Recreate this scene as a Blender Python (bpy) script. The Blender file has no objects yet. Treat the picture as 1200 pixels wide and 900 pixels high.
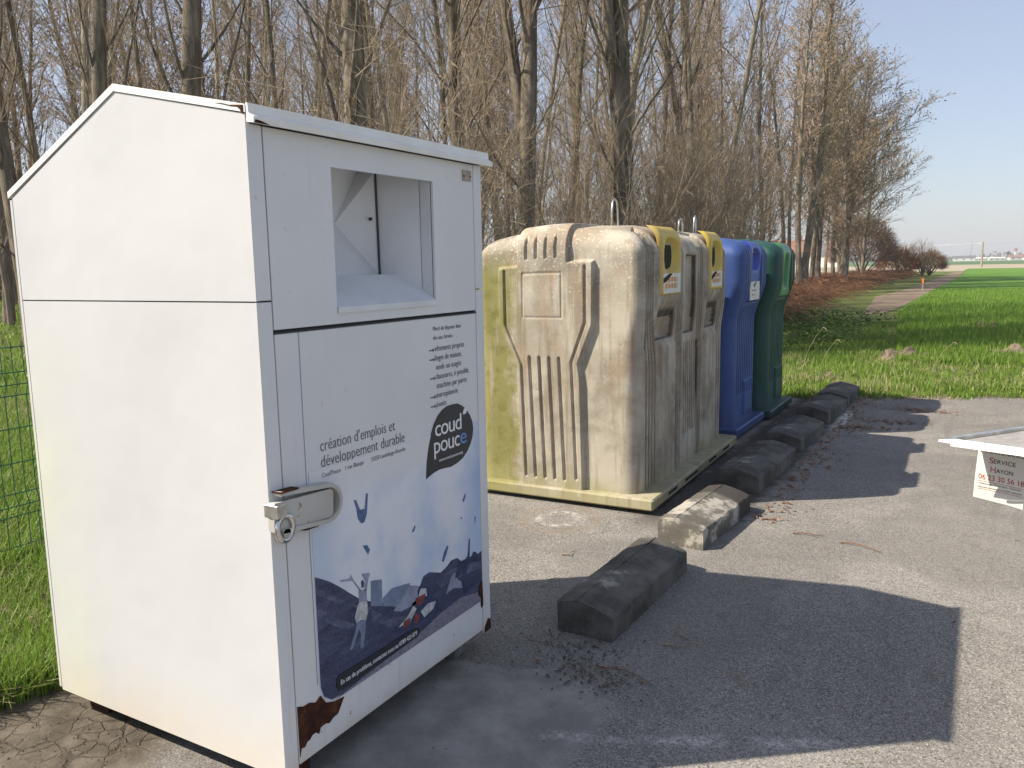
import bpy, math, random
import numpy as np
from mathutils import Vector, Matrix
from math import radians, sin, cos, pi

sc = bpy.context.scene
COL = sc.collection

# ------------------------------------------------------------------ camera
cam_d = bpy.data.cameras.new("camera"); cam = bpy.data.objects.new("camera", cam_d); COL.objects.link(cam)
F_PX, YAW, PITCH, ROLL = 952.18, -0.5246, 0.1426, -0.0178
cam_d.sensor_width = 36.0; cam_d.lens = 36.0*F_PX/1200.0; cam_d.clip_start = 0.05; cam_d.clip_end = 6000
_f = Vector((sin(YAW)*cos(PITCH), cos(YAW)*cos(PITCH), -sin(PITCH)))
_r = Vector((cos(YAW), -sin(YAW), 0)); _u = _r.cross(_f)
_R = cos(ROLL)*_r + sin(ROLL)*_u; _U = -sin(ROLL)*_r + cos(ROLL)*_u
M = Matrix((( _R.x,_U.x,-_f.x,1.6241),( _R.y,_U.y,-_f.y,-1.4971),( _R.z,_U.z,-_f.z,1.5),(0,0,0,1)))
cam.matrix_world = M
sc.camera = cam

# ------------------------------------------------------------------ world, sun, exposure
SUN_DIR = Vector((-0.84, -0.65, 1.0)).normalized()
SUN_EL = math.asin(SUN_DIR.z)
w = bpy.data.worlds.new("World"); sc.world = w; w.use_nodes = True
nt = w.node_tree; nt.nodes.clear()
sky = nt.nodes.new('ShaderNodeTexSky'); sky.sky_type = 'NISHITA'; sky.sun_disc = False
sky.sun_elevation = SUN_EL; sky.sun_rotation = math.atan2(SUN_DIR.x, SUN_DIR.y)
sky.air_density = 1.0; sky.dust_density = 1.0; sky.ozone_density = 5.0; sky.altitude = 0
bg = nt.nodes.new('ShaderNodeBackground'); bg.inputs[1].default_value = 0.108
wo = nt.nodes.new('ShaderNodeOutputWorld')
veil = nt.nodes.new('ShaderNodeMix'); veil.data_type = 'RGBA'; veil.inputs[0].default_value = 0.45   # thin even veil of high haze
veil.inputs[7].default_value = (2.65, 3.05, 4.5, 1)
nt.links.new(sky.outputs[0], veil.inputs[6]); nt.links.new(veil.outputs[2], bg.inputs[0]); nt.links.new(bg.outputs[0], wo.inputs[0])
sun_d = bpy.data.lights.new("sun", 'SUN'); sun_d.energy = 4.2; sun_d.angle = radians(0.5); sun_d.color = (1.0, 0.99, 0.965)
sun = bpy.data.objects.new("sun", sun_d); COL.objects.link(sun)
sun.rotation_euler = SUN_DIR.to_track_quat('Z', 'Y').to_euler()
sc.view_settings.view_transform = 'Standard'; sc.view_settings.look = 'None'
sc.view_settings.exposure = 0.88; sc.view_settings.use_white_balance = True; sc.view_settings.white_balance_temperature = 7800; sc.view_settings.white_balance_tint = 10; sc.view_settings.gamma = 1.0; sc.view_settings.use_curve_mapping = False
sc.cycles.use_denoising = True
sc.cycles.max_bounces = 6; sc.cycles.diffuse_bounces = 3; sc.cycles.transparent_max_bounces = 8

rnd = random.Random(7)
RG = np.random.default_rng(7)

# ------------------------------------------------------------------ materials
MATS = {}
class N:
    """tiny node helper"""
    def __init__(s, name):
        s.m = bpy.data.materials.new(name); s.m.use_nodes = True; MATS[name] = s.m
        s.t = s.m.node_tree; s.b = s.t.nodes['Principled BSDF']; s._c = None
    def n(s, typ, **kw):
        o = s.t.nodes.new(typ)
        for k, v in kw.items(): setattr(o, k, v)
        return o
    def l(s, a, b): s.t.links.new(a, b)
    def coord(s, kind='Object'):
        if s._c is None: s._c = s.n('ShaderNodeTexCoord')
        return s._c.outputs[kind]
    def sc(s, scale, kind='Object', loc=(0,0,0)):
        mp = s.n('ShaderNodeMapping'); s.l(s.coord(kind), mp.inputs[0])
        mp.inputs['Scale'].default_value = scale if isinstance(scale, tuple) else (scale,)*3
        mp.inputs['Location'].default_value = loc
        return mp.outputs[0]
    def noise(s, scale, detail=4, rough=.55, vec=None, dist=0.):
        o = s.n('ShaderNodeTexNoise'); o.inputs['Scale'].default_value = scale; o.inputs['Detail'].default_value = detail
        o.inputs['Roughness'].default_value = rough; o.inputs['Distortion'].default_value = dist
        s.l(vec if vec else s.coord(), o.inputs['Vector']); return o.outputs['Fac']
    def nc(s, scale):
        o = s.n('ShaderNodeTexNoise'); o.inputs['Scale'].default_value = scale; o.inputs['Detail'].default_value = 5; s.l(s.coord(), o.inputs['Vector']); return o.outputs['Color']
    def ramp(s, fac, stops):
        o = s.n('ShaderNodeValToRGB'); e = o.color_ramp.elements
        while len(e) < len(stops): e.new(.5)
        for i, (p, c) in enumerate(stops):
            e[i].position = p
            e[i].color = (c, c, c, 1) if not isinstance(c, tuple) else (*c, 1)
        s.l(fac, o.inputs[0]); return o.outputs[0]
    def val(s, x, inp):
        if hasattr(x, 'links'): s.l(x, inp)
        elif isinstance(x, tuple): inp.default_value = (*x, 1) if len(inp.default_value) == 4 else x
        else: inp.default_value = x
    def mix(s, fac, a, b, mode='MIX'):
        o = s.n('ShaderNodeMix', data_type='RGBA', blend_type=mode)
        s.val(fac, o.inputs[0]); s.val(a, o.inputs[6]); s.val(b, o.inputs[7]); return o.outputs[2]
    def math(s, op, a, b=0., c=0.):
        o = s.n('ShaderNodeMath', operation=op); s.val(a, o.inputs[0]); s.val(b, o.inputs[1]); s.val(c, o.inputs[2]); return o.outputs[0]
    def xyz(s, vec=None):
        o = s.n('ShaderNodeSeparateXYZ'); s.l(vec if vec else s.coord(), o.inputs[0]); return o.outputs
    def rng(s, v, a, b, c=0., d=1.):
        o = s.n('ShaderNodeMapRange'); o.interpolation_type = 'SMOOTHSTEP'
        s.val(v, o.inputs[0])
        for i, q in enumerate((a, b, c, d)): o.inputs[i+1].default_value = q
        return o.outputs[0]
    def bump(s, h, strength=.3, dist=.01):
        o = s.n('ShaderNodeBump'); o.inputs['Strength'].default_value = strength; o.inputs['Distance'].default_value = dist
        s.l(h, o.inputs['Height']); s.l(o.outputs[0], s.b.inputs['Normal'])
    def out(s, col=None, rough=.6, metal=0., spec=.5):
        if col is not None: s.val(col, s.b.inputs['Base Color'])
        s.val(rough, s.b.inputs['Roughness']); s.b.inputs['Metallic'].default_value = metal
        s.b.inputs['Specular IOR Level'].default_value = spec
        return s.m

def simple(name, col, rough=.6, metal=0., var=.15, scale=8., spec=.5, bump=0.):
    k = N(name); n = k.noise(scale, 5)
    c = k.mix(k.rng(n, .3, .7), tuple(x*(1-var) for x in col), tuple(min(1, x*(1+var)) for x in col))
    if bump: k.bump(k.noise(scale*6, 4), bump, .004)
    return k.out(c, rough, metal, spec)

def mk_white():
    k = N('white_paint'); x, y, z = k.xyz()
    base = k.mix(k.rng(k.noise(1.6, 4), .35, .7), (.555,.565,.575), (.515,.525,.535))
    sm = k.rng(k.noise(5, 6, .7), .56, .78, 0, .35)
    base = k.mix(sm, base, (.62,.61,.56))
    # grime streaks running down
    st = k.rng(k.noise(1, 5, .6, k.sc((22,22,1.1))), .58, .78, 0, .10)
    base = k.mix(st, base, (.60,.55,.45))
    # splash dirt along the bottom edge, fringed by noise
    low = k.math('MULTIPLY', k.rng(k.math('ADD', z, k.math('MULTIPLY', k.noise(7, 4), .25)), .42, .16), .45)
    base = k.mix(low, base, (.60,.50,.36))
    # green algae film at the back lower edge
    al = k.math('MULTIPLY', k.rng(x, -.7, -1.08), k.rng(z, 1.5, .9))
    al = k.math('MULTIPLY', al, k.rng(k.noise(3, 4), .3, .7, .02, .35))
    base = k.mix(al, base, (.62,.68,.42))
    # fine scuffs + rust specks
    r = k.rng(k.noise(38, 3, .6), .72, .76, 0, .8)
    r = k.math('MULTIPLY', r, k.rng(k.noise(2.3, 2), .55, .7))
    base = k.mix(r, base, (.35,.15,.05))
    k.bump(k.math('ADD', k.math('MULTIPLY', k.noise(2.2, 3), 1.), k.math('MULTIPLY', k.noise(60, 3), .02)), .22, .03)
    return k.out(base, .42, 0, .45)
WHITE = mk_white()
def mk_whiteplain(name, a, b, rust=.62):
    k = N(name)
    base = k.mix(k.rng(k.noise(6, 4), .35, .7), a, b)
    r = k.rng(k.noise(14, 6, .7), rust, rust+.05, 0, .9)
    base = k.mix(r, base, (.22,.08,.03))
    return k.out(base, .5)
FRONT_W = None
def mk_front():
    k = N('front_paint'); x, y, z = k.xyz()
    base = k.mix(k.rng(k.noise(2.2, 5), .35, .7), (.64,.65,.66), (.69,.695,.695))
    st = k.rng(k.noise(1, 5, .6, k.sc((30,30,1.6))), .56, .74, 0, .4)
    low = k.rng(z, .75, .1, .25, 1)
    base = k.mix(k.math('MULTIPLY', st, low), base, (.50,.40,.28))
    e = k.rng(k.math('ADD', z, k.math('MULTIPLY', k.noise(9, 5), .12)), .22, .12, 0, .6)
    base = k.mix(e, base, (.56,.46,.34))
    r = k.math('MULTIPLY', k.rng(k.noise(30, 4, .6), .66, .70), k.rng(z, .3, .1, .15, 1.))
    base = k.mix(r, base, (.30,.12,.05))
    return k.out(base, .45, 0, .4)
FRONT_W = mk_front()
CHUTE_W = simple('chute_paint', (.63,.65,.67), .45, var=.08, scale=4)
CAP_W = mk_whiteplain('roof_edge_paint', (.78,.78,.75), (.72,.71,.66), .68)
def mk_rust():
    k = N('rust'); n = k.noise(22, 6, .7)
    c = k.ramp(n, [(.35,(.022,.009,.007)),(.55,(.06,.020,.011)),(.75,(.17,.06,.022))])
    k.bump(n, .6, .004); return k.out(c, .9, 0, .2)
RUST = mk_rust()
CORE = simple('dark_gap', (.05,.05,.05), .9)
STEEL = simple('galvanised_steel', (.50,.50,.48), .35, .8, .25, 25)
CHROME = simple('worn_chrome', (.6,.6,.6), .22, 1., .1, 30)
LATCH = mk_whiteplain('latch_paint', (.47,.47,.44), (.40,.39,.36), .60)
PLATE = simple('tag_plate', (.32,.25,.20), .4, .3, .2, 60)

def mk_hdpe(name, kind):
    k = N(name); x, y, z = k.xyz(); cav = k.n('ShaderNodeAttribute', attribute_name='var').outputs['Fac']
    if kind == 'beige':
        n1 = k.noise(2.4, 6, .6)
        base = k.mix(k.rng(n1, .35, .65), (.44,.40,.33), (.235,.205,.16))
        base = k.mix(k.rng(k.noise(9, 5), .45, .75, 0, .5), base, (.50,.46,.375))
        st = k.rng(k.noise(1, 6, .65, k.sc((16,16,1.0))), .48, .66, 0, .8)
        base = k.mix(st, base, (.235,.185,.13))
        # brown mottling in the middle
        md = k.math('MULTIPLY', k.rng(k.noise(5, 5, .6), .45, .65), k.rng(z, .5, .95))
        base = k.mix(k.math('MULTIPLY', md, .55), base, (.36,.27,.19))
        # pale lichen speckle towards the top
        li = k.math('MULTIPLY', k.rng(k.noise(60, 3, .7), .56, .68), k.rng(z, 1.1, 1.75, .15, .8))
        base = k.mix(li, base, (.66,.63,.54))
        blk = k.math('MULTIPLY', k.rng(k.noise(24, 5, .7), .56, .7), k.rng(k.noise(2.2, 3), .48, .68, 0, .8))
        base = k.mix(blk, base, (.11,.095,.07))
        # algae at the back part of the end wall, eaten away by noise
        xa = k.math('ADD', x, k.math('MULTIPLY', k.noise(4.5, 6, .65), .55))
        al = k.math('MULTIPLY', k.rng(xa, -.60, -.78), k.rng(z, 1.66, 1.40))
        al = k.math('MULTIPLY', al, k.rng(k.noise(1, 5, .6, k.sc((26,26,2.2))), .28, .52, .35, .95))
        base = k.mix(al, base, (.215,.20,.065))
        base = k.mix(k.math('MULTIPLY', al, k.rng(k.noise(13, 6, .75), .46, .68, 0, .7)), base, (.12,.12,.03))
        # moss creeping up from the foot
        fz = k.math('ADD', z, k.math('MULTIPLY', k.noise(7, 6, .7), -.45))
        ft = k.math('MULTIPLY', k.rng(fz, .02, -.20), .62)
        base = k.mix(ft, base, (.31,.285,.13))
        for q, (sc_, th) in enumerate((((150,150,7),.74),((9,9,120),.745))):
            sn = k.noise(1, 2, .5, k.sc(sc_, loc=(q*3.1,1.7,.4)), 1.5)
            base = k.mix(k.math('MULTIPLY', k.rng(sn, th-.03, th, 0, .55), k.rng(k.noise(4, 3), .45, .6)), base, (.70,.66,.56))
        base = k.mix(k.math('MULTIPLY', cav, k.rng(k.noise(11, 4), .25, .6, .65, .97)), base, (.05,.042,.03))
        k.bump(k.noise(70, 5, .7), .25, .004)
        return k.out(base, .78, 0, .3)
    a, b = {'blue': ((.024,.062,.205),(.038,.088,.26)), 'green': ((.005,.050,.040),(.009,.072,.057))}[kind]
    base = k.mix(k.rng(k.noise(3, 5), .35, .7), a, b)
    st = k.rng(k.noise(1, 5, .6, k.sc((18,18,1.3))), .52, .75, 0, .5)
    base = k.mix(st, base, tuple(c*.75+.05 for c in b))
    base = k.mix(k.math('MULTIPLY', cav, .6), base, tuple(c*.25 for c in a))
    dz = k.math('ADD', z, k.math('MULTIPLY', k.noise(6, 5), .3))
    base = k.mix(k.rng(dz, .5, .2, 0, .45), base, tuple(c*.5+.06 for c in a))
    k.bump(k.noise(50, 4), .12, .004)
    return k.out(base, .55, 0, .4)
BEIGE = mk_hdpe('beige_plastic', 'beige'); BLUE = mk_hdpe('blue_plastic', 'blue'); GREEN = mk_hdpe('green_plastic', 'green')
YEL = N('yellow_plastic')
_c = YEL.mix(YEL.rng(YEL.noise(8, 5), .4, .7), (.58,.42,.08), (.50,.37,.11))
_c = YEL.mix(YEL.rng(YEL.noise(40, 5, .7), .60, .68, 0, .8), _c, (.16,.12,.05))
_c = YEL.mix(YEL.rng(YEL.noise(6, 5, .7), .55, .75, 0, .6), _c, (.50,.44,.22)); YEL = YEL.out(_c, .55)
BRBLUE = simple('bright_blue_plastic', (.02,.06,.36), .4, var=.15)
BRGREEN = simple('bright_green_plastic', (.04,.21,.085), .4, var=.15)
HOLE = simple('dark_hole', (.012,.010,.008), .9)
STICK = simple('sticker_paper', (.62,.60,.56), .5, var=.12, scale=30)
ORANGE_INK = simple('orange_ink', (.55,.24,.06), .6)
DARK_INK = simple('dark_ink', (.022,.024,.032), .45, var=.1)
GREY_INK = simple('grey_ink', (.11,.115,.13), .6, var=.1)
RED_INK = simple('red_ink', (.48,.035,.03), .5, var=.1)
WHITE_INK = simple('white_ink', (.75,.76,.78), .5, var=.05)
BLUE_INK = simple('blue_ink', (.12,.28,.55), .5, var=.1)
def ink(name, c, var=.35, scale=20):
    k = N(name); n = k.noise(scale, 6, .65)
    return k.out(k.mix(k.rng(n, .3, .7), tuple(q*(1-var) for q in c), tuple(q*(1+var) for q in c)), .4)
def rocky(name, stops, sc_, seed):
    k = N(name); mp = k.n('ShaderNodeMapping'); k.l(k.coord(), mp.inputs[0]); mp.inputs['Rotation'].default_value = (radians(sc_[2]), 0, 0); mp.inputs['Scale'].default_value = (1, sc_[0], sc_[1]); mp.inputs['Location'].default_value = (0, seed, 0)
    n = k.noise(1, 8, .72, mp.outputs[0], .8); m = k.mix(.35, n, k.noise(120, 3, .6)); return k.out(k.ramp(m, stops), .4)
P_HILL = rocky('print_hill', [(.34,(.016,.02,.05)),(.5,(.05,.06,.115)),(.60,(.085,.10,.175)),(.72,(.20,.22,.31))], (6, 26, 35), 0)
P_HILL2 = rocky('print_hill_light', [(.34,(.03,.038,.08)),(.5,(.075,.09,.155)),(.70,(.22,.24,.33))], (8, 30, 25), 3)
P_ROAD = rocky('print_road', [(.35,(.10,.10,.14)),(.5,(.20,.195,.25)),(.7,(.36,.35,.41))], (60, 90, 0), 5)
P_HAZE = ink('print_haze', (.26,.28,.38), .25, 12); P_NAVY = ink('print_navy', (.03,.05,.11), .3, 20); P_CLOTH = ink('print_cloth', (.45,.46,.48), .3, 40)
P_RED = ink('print_red', (.20,.05,.05), .4, 60); P_BIRD = ink('print_bird', (.07,.13,.27), .3, 40)
P_BLDG = ink('print_building', (.17,.22,.32), .2, 30)
def mk_sky_print():
    k = N('print_sky'); x, y, z = k.xyz()
    n = k.noise(3.2, 5, .6)
    c = k.mix(k.rng(n, .42, .68, 0, 1), (.70,.73,.78), (.48,.58,.74))
    c2 = k.mix(k.rng(k.math('ADD', k.math('SUBTRACT', y, k.math('MULTIPLY', k.math('ABSOLUTE', k.math('SUBTRACT', z, .72)), .8)), k.math('MULTIPLY', n, .25)), .90, 1.25), c, (.30,.43,.66))
    c3 = k.mix(k.rng(k.math('ADD', y, k.math('MULTIPLY', n, .25)), .42, .28, 0, .45), c2, (.30,.44,.66))
    top = k.rng(k.math('ADD', z, k.math('MULTIPLY', n, .2)), .88, 1.0)
    c4 = k.mix(k.math('MULTIPLY', top, k.rng(y, .95, .7)), c3, (.67,.68,.69))
    return k.out(c4, .32)
P_SKY = mk_sky_print()

def mk_asphalt():
    k = N('asphalt'); x, y, z = k.xyz()
    vor = k.n('ShaderNodeTexVoronoi'); vor.inputs['Scale'].default_value = 210; k.l(k.coord(), vor.inputs['Vector'])
    vc = k.n('ShaderNodeSeparateColor'); k.l(vor.outputs['Color'], vc.inputs[0])
    big = k.noise(.9, 5, .6)
    base = k.mix(k.rng(big, .35, .68), (.185,.174,.160), (.255,.24,.222))
    base = k.mix(k.rng(k.noise(7, 5, .7), .42, .7, 0, .45), base, (.12,.112,.102))
    base = k.mix(k.rng(vc.outputs[0], .60, .97, 0, .8), base, (.40,.38,.35))
    base = k.mix(k.rng(vc.outputs[1], .70, .98, 0, .8), base, (.05,.047,.043))
    base = k.mix(k.rng(k.noise(300, 2), .54, .70, 0, .5), base, (.40,.38,.35))
    pt = k.rng(k.noise(.45, 3, .5, k.sc(1., loc=(3.3,7.1,0))), .52, .56, 0, .30)
    base = k.mix(pt, base, (.125,.118,.11))
    tr = k.math('MULTIPLY', k.rng(k.noise(1, 5, .6, k.sc((5,.35,1))), .55, .7, 0, .4), k.rng(x, .5, 1.2))
    base = k.mix(tr, base, (.14,.132,.12))
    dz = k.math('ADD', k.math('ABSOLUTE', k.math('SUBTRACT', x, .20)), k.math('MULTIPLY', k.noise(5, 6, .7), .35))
    ob = k.math('MULTIPLY', k.rng(dz, .52, .40), k.rng(y, 2.6, 3.2))  # dark wet soil strip between bins and blocks, with their shadow painted in
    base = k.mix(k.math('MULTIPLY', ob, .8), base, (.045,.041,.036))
    # grey older slab in front of the white container, with a worn edge
    d = k.math('ADD', y, k.math('MULTIPLY', x, -.25)); d = k.math('ADD', d, k.math('MULTIPLY', k.noise(2.6, 6, .7), .55))
    slab = k.math('MULTIPLY', k.rng(d, 1.26, 1.20), k.rng(k.math('ADD', x, k.math('MULTIPLY', k.noise(2.2, 6, .65), .8)), 1.05, .85))
    slab = k.math('MULTIPLY', slab, k.rng(x, -.25, -.1))
    slc = k.mix(k.rng(k.noise(5, 6, .6), .35, .7), (.21,.2,.182), (.34,.325,.295))
    base = k.mix(k.math('MULTIPLY', slab, .95), base, slc)
    # damp stain under/after the slab joint
    # dark soil on the near left
    e = k.math('ADD', x, k.math('MULTIPLY', y, .35)); e = k.math('ADD', e, k.math('MULTIPLY', k.noise(2.6, 6, .65), .7))
    mud = k.rng(e, -.10, -.36)
    mud = k.math('MULTIPLY', mud, k.rng(y, 2.0, 1.2))
    mc = k.mix(k.rng(k.noise(8, 6, .7), .35, .7), (.075,.062,.048), (.155,.132,.105))
    base = k.mix(mud, base, mc)
    # white chalky ring and dribbles
    dx = k.math('SUBTRACT', x, -.50); dy = k.math('SUBTRACT', y, 2.72)
    rr = k.math('SQRT', k.math('ADD', k.math('MULTIPLY', k.math('MULTIPLY', dx, dx), 1.), k.math('MULTIPLY', k.math('MULTIPLY', dy, dy), .8)))
    rr = k.math('ADD', rr, k.math('MULTIPLY', k.noise(6, 4), .10))
    ring = k.math('MULTIPLY', k.rng(k.math('ABSOLUTE', k.math('SUBTRACT', rr, .165)), .035, .005), k.rng(k.noise(20, 4, .7), .42, .6))
    base = k.mix(k.math('MULTIPLY', ring, .7), base, (.5,.47,.42))
    ring2 = k.rng(k.math('ABSOLUTE', k.math('SUBTRACT', rr, .27)), .05, .01, 0, .3)
    base = k.mix(ring2, base, (.24,.18,.12))
    # chalk streak along the bottom of the picture
    ly = k.math('SUBTRACT', y, k.math('ADD', .42, k.math('MULTIPLY', x, .48)))
    ly = k.math('ADD', ly, k.math('MULTIPLY', k.math('SUBTRACT', k.noise(5, 4), .5), .07))
    chalk = k.math('MULTIPLY', k.rng(k.math('ABSOLUTE', ly), .05, .004), k.math('MULTIPLY', k.rng(k.noise(45, 5, .8), .42, .60), k.rng(k.noise(4, 5, .7), .36, .62)))
    chalk = k.math('MULTIPLY', chalk, k.math('MULTIPLY', k.rng(x, .35, .6), k.rng(x, 1.5, 1.2)))
    base = k.mix(k.math('MULTIPLY', chalk, .8), base, (.62,.60,.55))
    # white paint spatter beside the fifth block
    sp = k.math('MULTIPLY', k.rng(k.math('ABSOLUTE', k.math('SUBTRACT', x, .53)), .07, .02), k.math('MULTIPLY', k.rng(y, 6.1, 6.3), k.rng(y, 7.3, 7.1)))
    sp = k.math('MULTIPLY', sp, k.rng(k.noise(6, 5, .6), .42, .55))
    base = k.mix(sp, base, (.55,.53,.49))
    # scattered pale specks, oil dots
    base = k.mix(k.rng(k.noise(18, 3, .5), .70, .745, 0, .4), base, (.36,.34,.31))
    base = k.mix(k.rng(k.noise(11, 2, .5), .73, .78, 0, .6), base, (.06,.055,.05))
    # hairline cracks
    v2 = k.n('ShaderNodeTexVoronoi', feature='DISTANCE_TO_EDGE'); v2.inputs['Scale'].default_value = 15
    wv = k.mix(.12, k.coord(), k.nc(4.))
    k.l(wv, v2.inputs['Vector'])
    cr = k.math('MULTIPLY', k.rng(v2.outputs['Distance'], .06, .01), k.math('MULTIPLY', mud, k.rng(k.noise(3.1, 3), .42, .56)))
    base = k.mix(k.math('MULTIPLY', cr, .5), base, (.035,.028,.022))
    h = k.math('ADD', k.math('MULTIPLY', vc.outputs[2], .5), k.math('MULTIPLY', k.noise(60, 4), .9))
    h = k.math('SUBTRACT', h, k.math('MULTIPLY', cr, 1.5))
    k.bump(h, .7, .005)
    return k.out(base, .92, 0, .2)
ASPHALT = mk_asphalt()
def mk_conc():
    k = N('block_concrete')
    base = k.mix(k.rng(k.noise(5, 5, .6), .35, .68), (.058,.055,.049), (.14,.132,.118))
    base = k.mix(k.rng(k.noise(70, 4, .7), .55, .7, 0, .5), base, (.2,.19,.17))
    base = k.mix(k.rng(k.noise(3.3, 6, .7), .60, .68, 0, .75), base, (.34,.32,.28))
    k.bump(k.noise(60, 6, .75), .7, .006); return k.out(base, .9, 0, .25)
CONC = mk_conc()
def mk_conc2():
    k = N('block_concrete_pale'); x, y, z = k.xyz()
    base = k.mix(k.rng(k.noise(5, 5, .6), .35, .68), (.105,.098,.084), (.17,.157,.135))
    bin_shadow = k.rng(k.math('ADD', y, k.math('MULTIPLY', k.noise(6, 3), .12)), .62, .68)  # far end darkened: cast shadow of the beige bin painted in
    base = k.mix(k.rng(k.noise(4.5, 6, .7), .50, .58, 0, .85), base, (.42,.39,.34))
    base = k.mix(bin_shadow, base, (.055,.05,.045))
    k.bump(k.noise(60, 6, .75), .7, .006); return k.out(base, .9, 0, .25)
CONC2 = mk_conc2()

def mk_ground(name, a, b, c, s1=.6, s2=7, bump=.5, rough=.95):
    k = N(name)
    base = k.mix(k.rng(k.noise(s1, 6, .6), .35, .65), a, b)
    base = k.mix(k.rng(k.noise(s2, 6, .7), .45, .7), base, c)
    k.bump(k.noise(s2*3, 5, .7), bump, .04)
    return k.out(base, rough, 0, .15)
SOIL = mk_ground('soil', (.11,.085,.055), (.16,.125,.085), (.075,.06,.04), .5, 9)
TURF = mk_ground('turf', (.085,.115,.03), (.11,.145,.04), (.13,.115,.06), .7, 8)
FIELD = mk_ground('young_wheat', (.085,.19,.03), (.11,.23,.038), (.07,.16,.028), .12, 2.2, .8)
PATH = mk_ground('path_soil', (.19,.145,.105), (.25,.20,.15), (.13,.10,.07), .5, 5)
STUBBLE = mk_ground('bare_field', (.34,.29,.21), (.38,.33,.25), (.30,.26,.19), .01, .05)
FARGREEN = mk_ground('far_crop', (.06,.13,.04), (.08,.15,.05), (.07,.12,.05), .01, .05)
LITTER = mk_ground('leaf_litter_soil', (.12,.09,.06), (.17,.13,.085), (.07,.065,.03), .8, 14)

def mk_attr(name, a, b, rough=.8, trans=0.):
    k = N(name); o = k.n('ShaderNodeAttribute', attribute_name='var')
    c = k.mix(o.outputs['Fac'], a, b)
    c = k.mix(k.rng(k.noise(.9, 3), .4, .65, 0, .35), c, tuple(.5*(p+q) for p, q in zip(a, b)))
    k.out(c, rough, 0, .25)
    if trans:
        tl = k.n('ShaderNodeBsdfTranslucent'); k.l(c, tl.inputs[0]); mx = k.n('ShaderNodeMixShader'); mx.inputs[0].default_value = trans
        k.l(k.b.outputs[0], mx.inputs[1]); k.l(tl.outputs[0], mx.inputs[2]); k.l(mx.outputs[0], k.t.nodes['Material Output'].inputs[0])
    return k.m
GRASS = mk_attr('grass_blades', (.10,.21,.028), (.27,.38,.075), .5, .4)
DRYGRASS = mk_attr('dry_blades', (.30,.25,.14), (.48,.41,.26), .7, .2)
WEED = mk_attr('weed_leaves', (.06,.115,.025), (.12,.19,.045), .6, .25)
BRAMBLE = mk_attr('bramble_stems', (.13,.055,.030), (.30,.16,.09), .7)
def mk_bark(name, a, b, c):
    k = N(name)
    n = k.noise(1, 6, .7, k.sc((9,9,1.6)))
    oi = k.n('ShaderNodeObjectInfo')
    base = k.ramp(n, [(.32, c), (.5, a), (.7, b)])
    base = k.mix(k.math('MULTIPLY', oi.outputs['Random'], .45), base, tuple(q*.6 for q in a))
    gm = k.math('MULTIPLY', k.rng(k.noise(1.3, 4), .5, .7), .35)
    base = k.mix(gm, base, (.10,.105,.05))
    k.bump(k.math('ADD', n, k.math('MULTIPLY', k.noise(1, 6, .75, k.sc((45,45,7))), .6)), 1., .05); return k.out(base, .92, 0, .15)
BARK = mk_bark('bark', (.22,.18,.14), (.46,.40,.32), (.05,.04,.03))
BARK2 = mk_bark('pale_bark', (.35,.305,.24), (.48,.43,.34), (.17,.14,.11))
TWIG = mk_attr('twig_bark', (.20,.15,.105), (.50,.40,.29), .85)
BUDS = mk_attr('twig_buds', (.23,.14,.10), (.38,.26,.19), .85)
MOSSC = mk_attr('dried_moss', (.035,.032,.02), (.10,.09,.06), .9)
LEAFD = mk_attr('dead_leaf', (.12,.045,.018), (.30,.16,.08), .8)

# ------------------------------------------------------------------ mesh helpers
def tagit(o, label=None, cat=None, group=None, kind=None):
    if label: o['label'] = label
    if cat: o['category'] = cat
    if group: o['group'] = group
    if kind: o['kind'] = kind
    return o
def mesh_np(name, V, Fs, mat, parent=None, smooth=False, attr=None, loc=None):
    """V (n,3); Fs (m,k) all same k"""
    me = bpy.data.meshes.new(name); V = np.asarray(V, np.float32); Fs = np.asarray(Fs, np.int32); k = Fs.shape[1]
    me.vertices.add(len(V)); me.vertices.foreach_set('co', V.ravel())
    me.loops.add(Fs.size); me.loops.foreach_set('vertex_index', Fs.ravel())
    me.polygons.add(len(Fs)); me.polygons.foreach_set('loop_start', np.arange(0, Fs.size, k, dtype=np.int32))
    me.polygons.foreach_set('loop_total', np.full(len(Fs), k, np.int32))
    me.polygons.foreach_set('use_smooth', np.full(len(Fs), smooth))
    if attr is not None:
        a = me.attributes.new('var', 'FLOAT', 'POINT'); a.data.foreach_set('value', np.asarray(attr, np.float32))
    me.update(calc_edges=True); me.materials.append(mat)
    o = bpy.data.objects.new(name, me); COL.objects.link(o)
    if parent: o.parent = parent
    if loc is not None: o.location = loc
    return o
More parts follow.
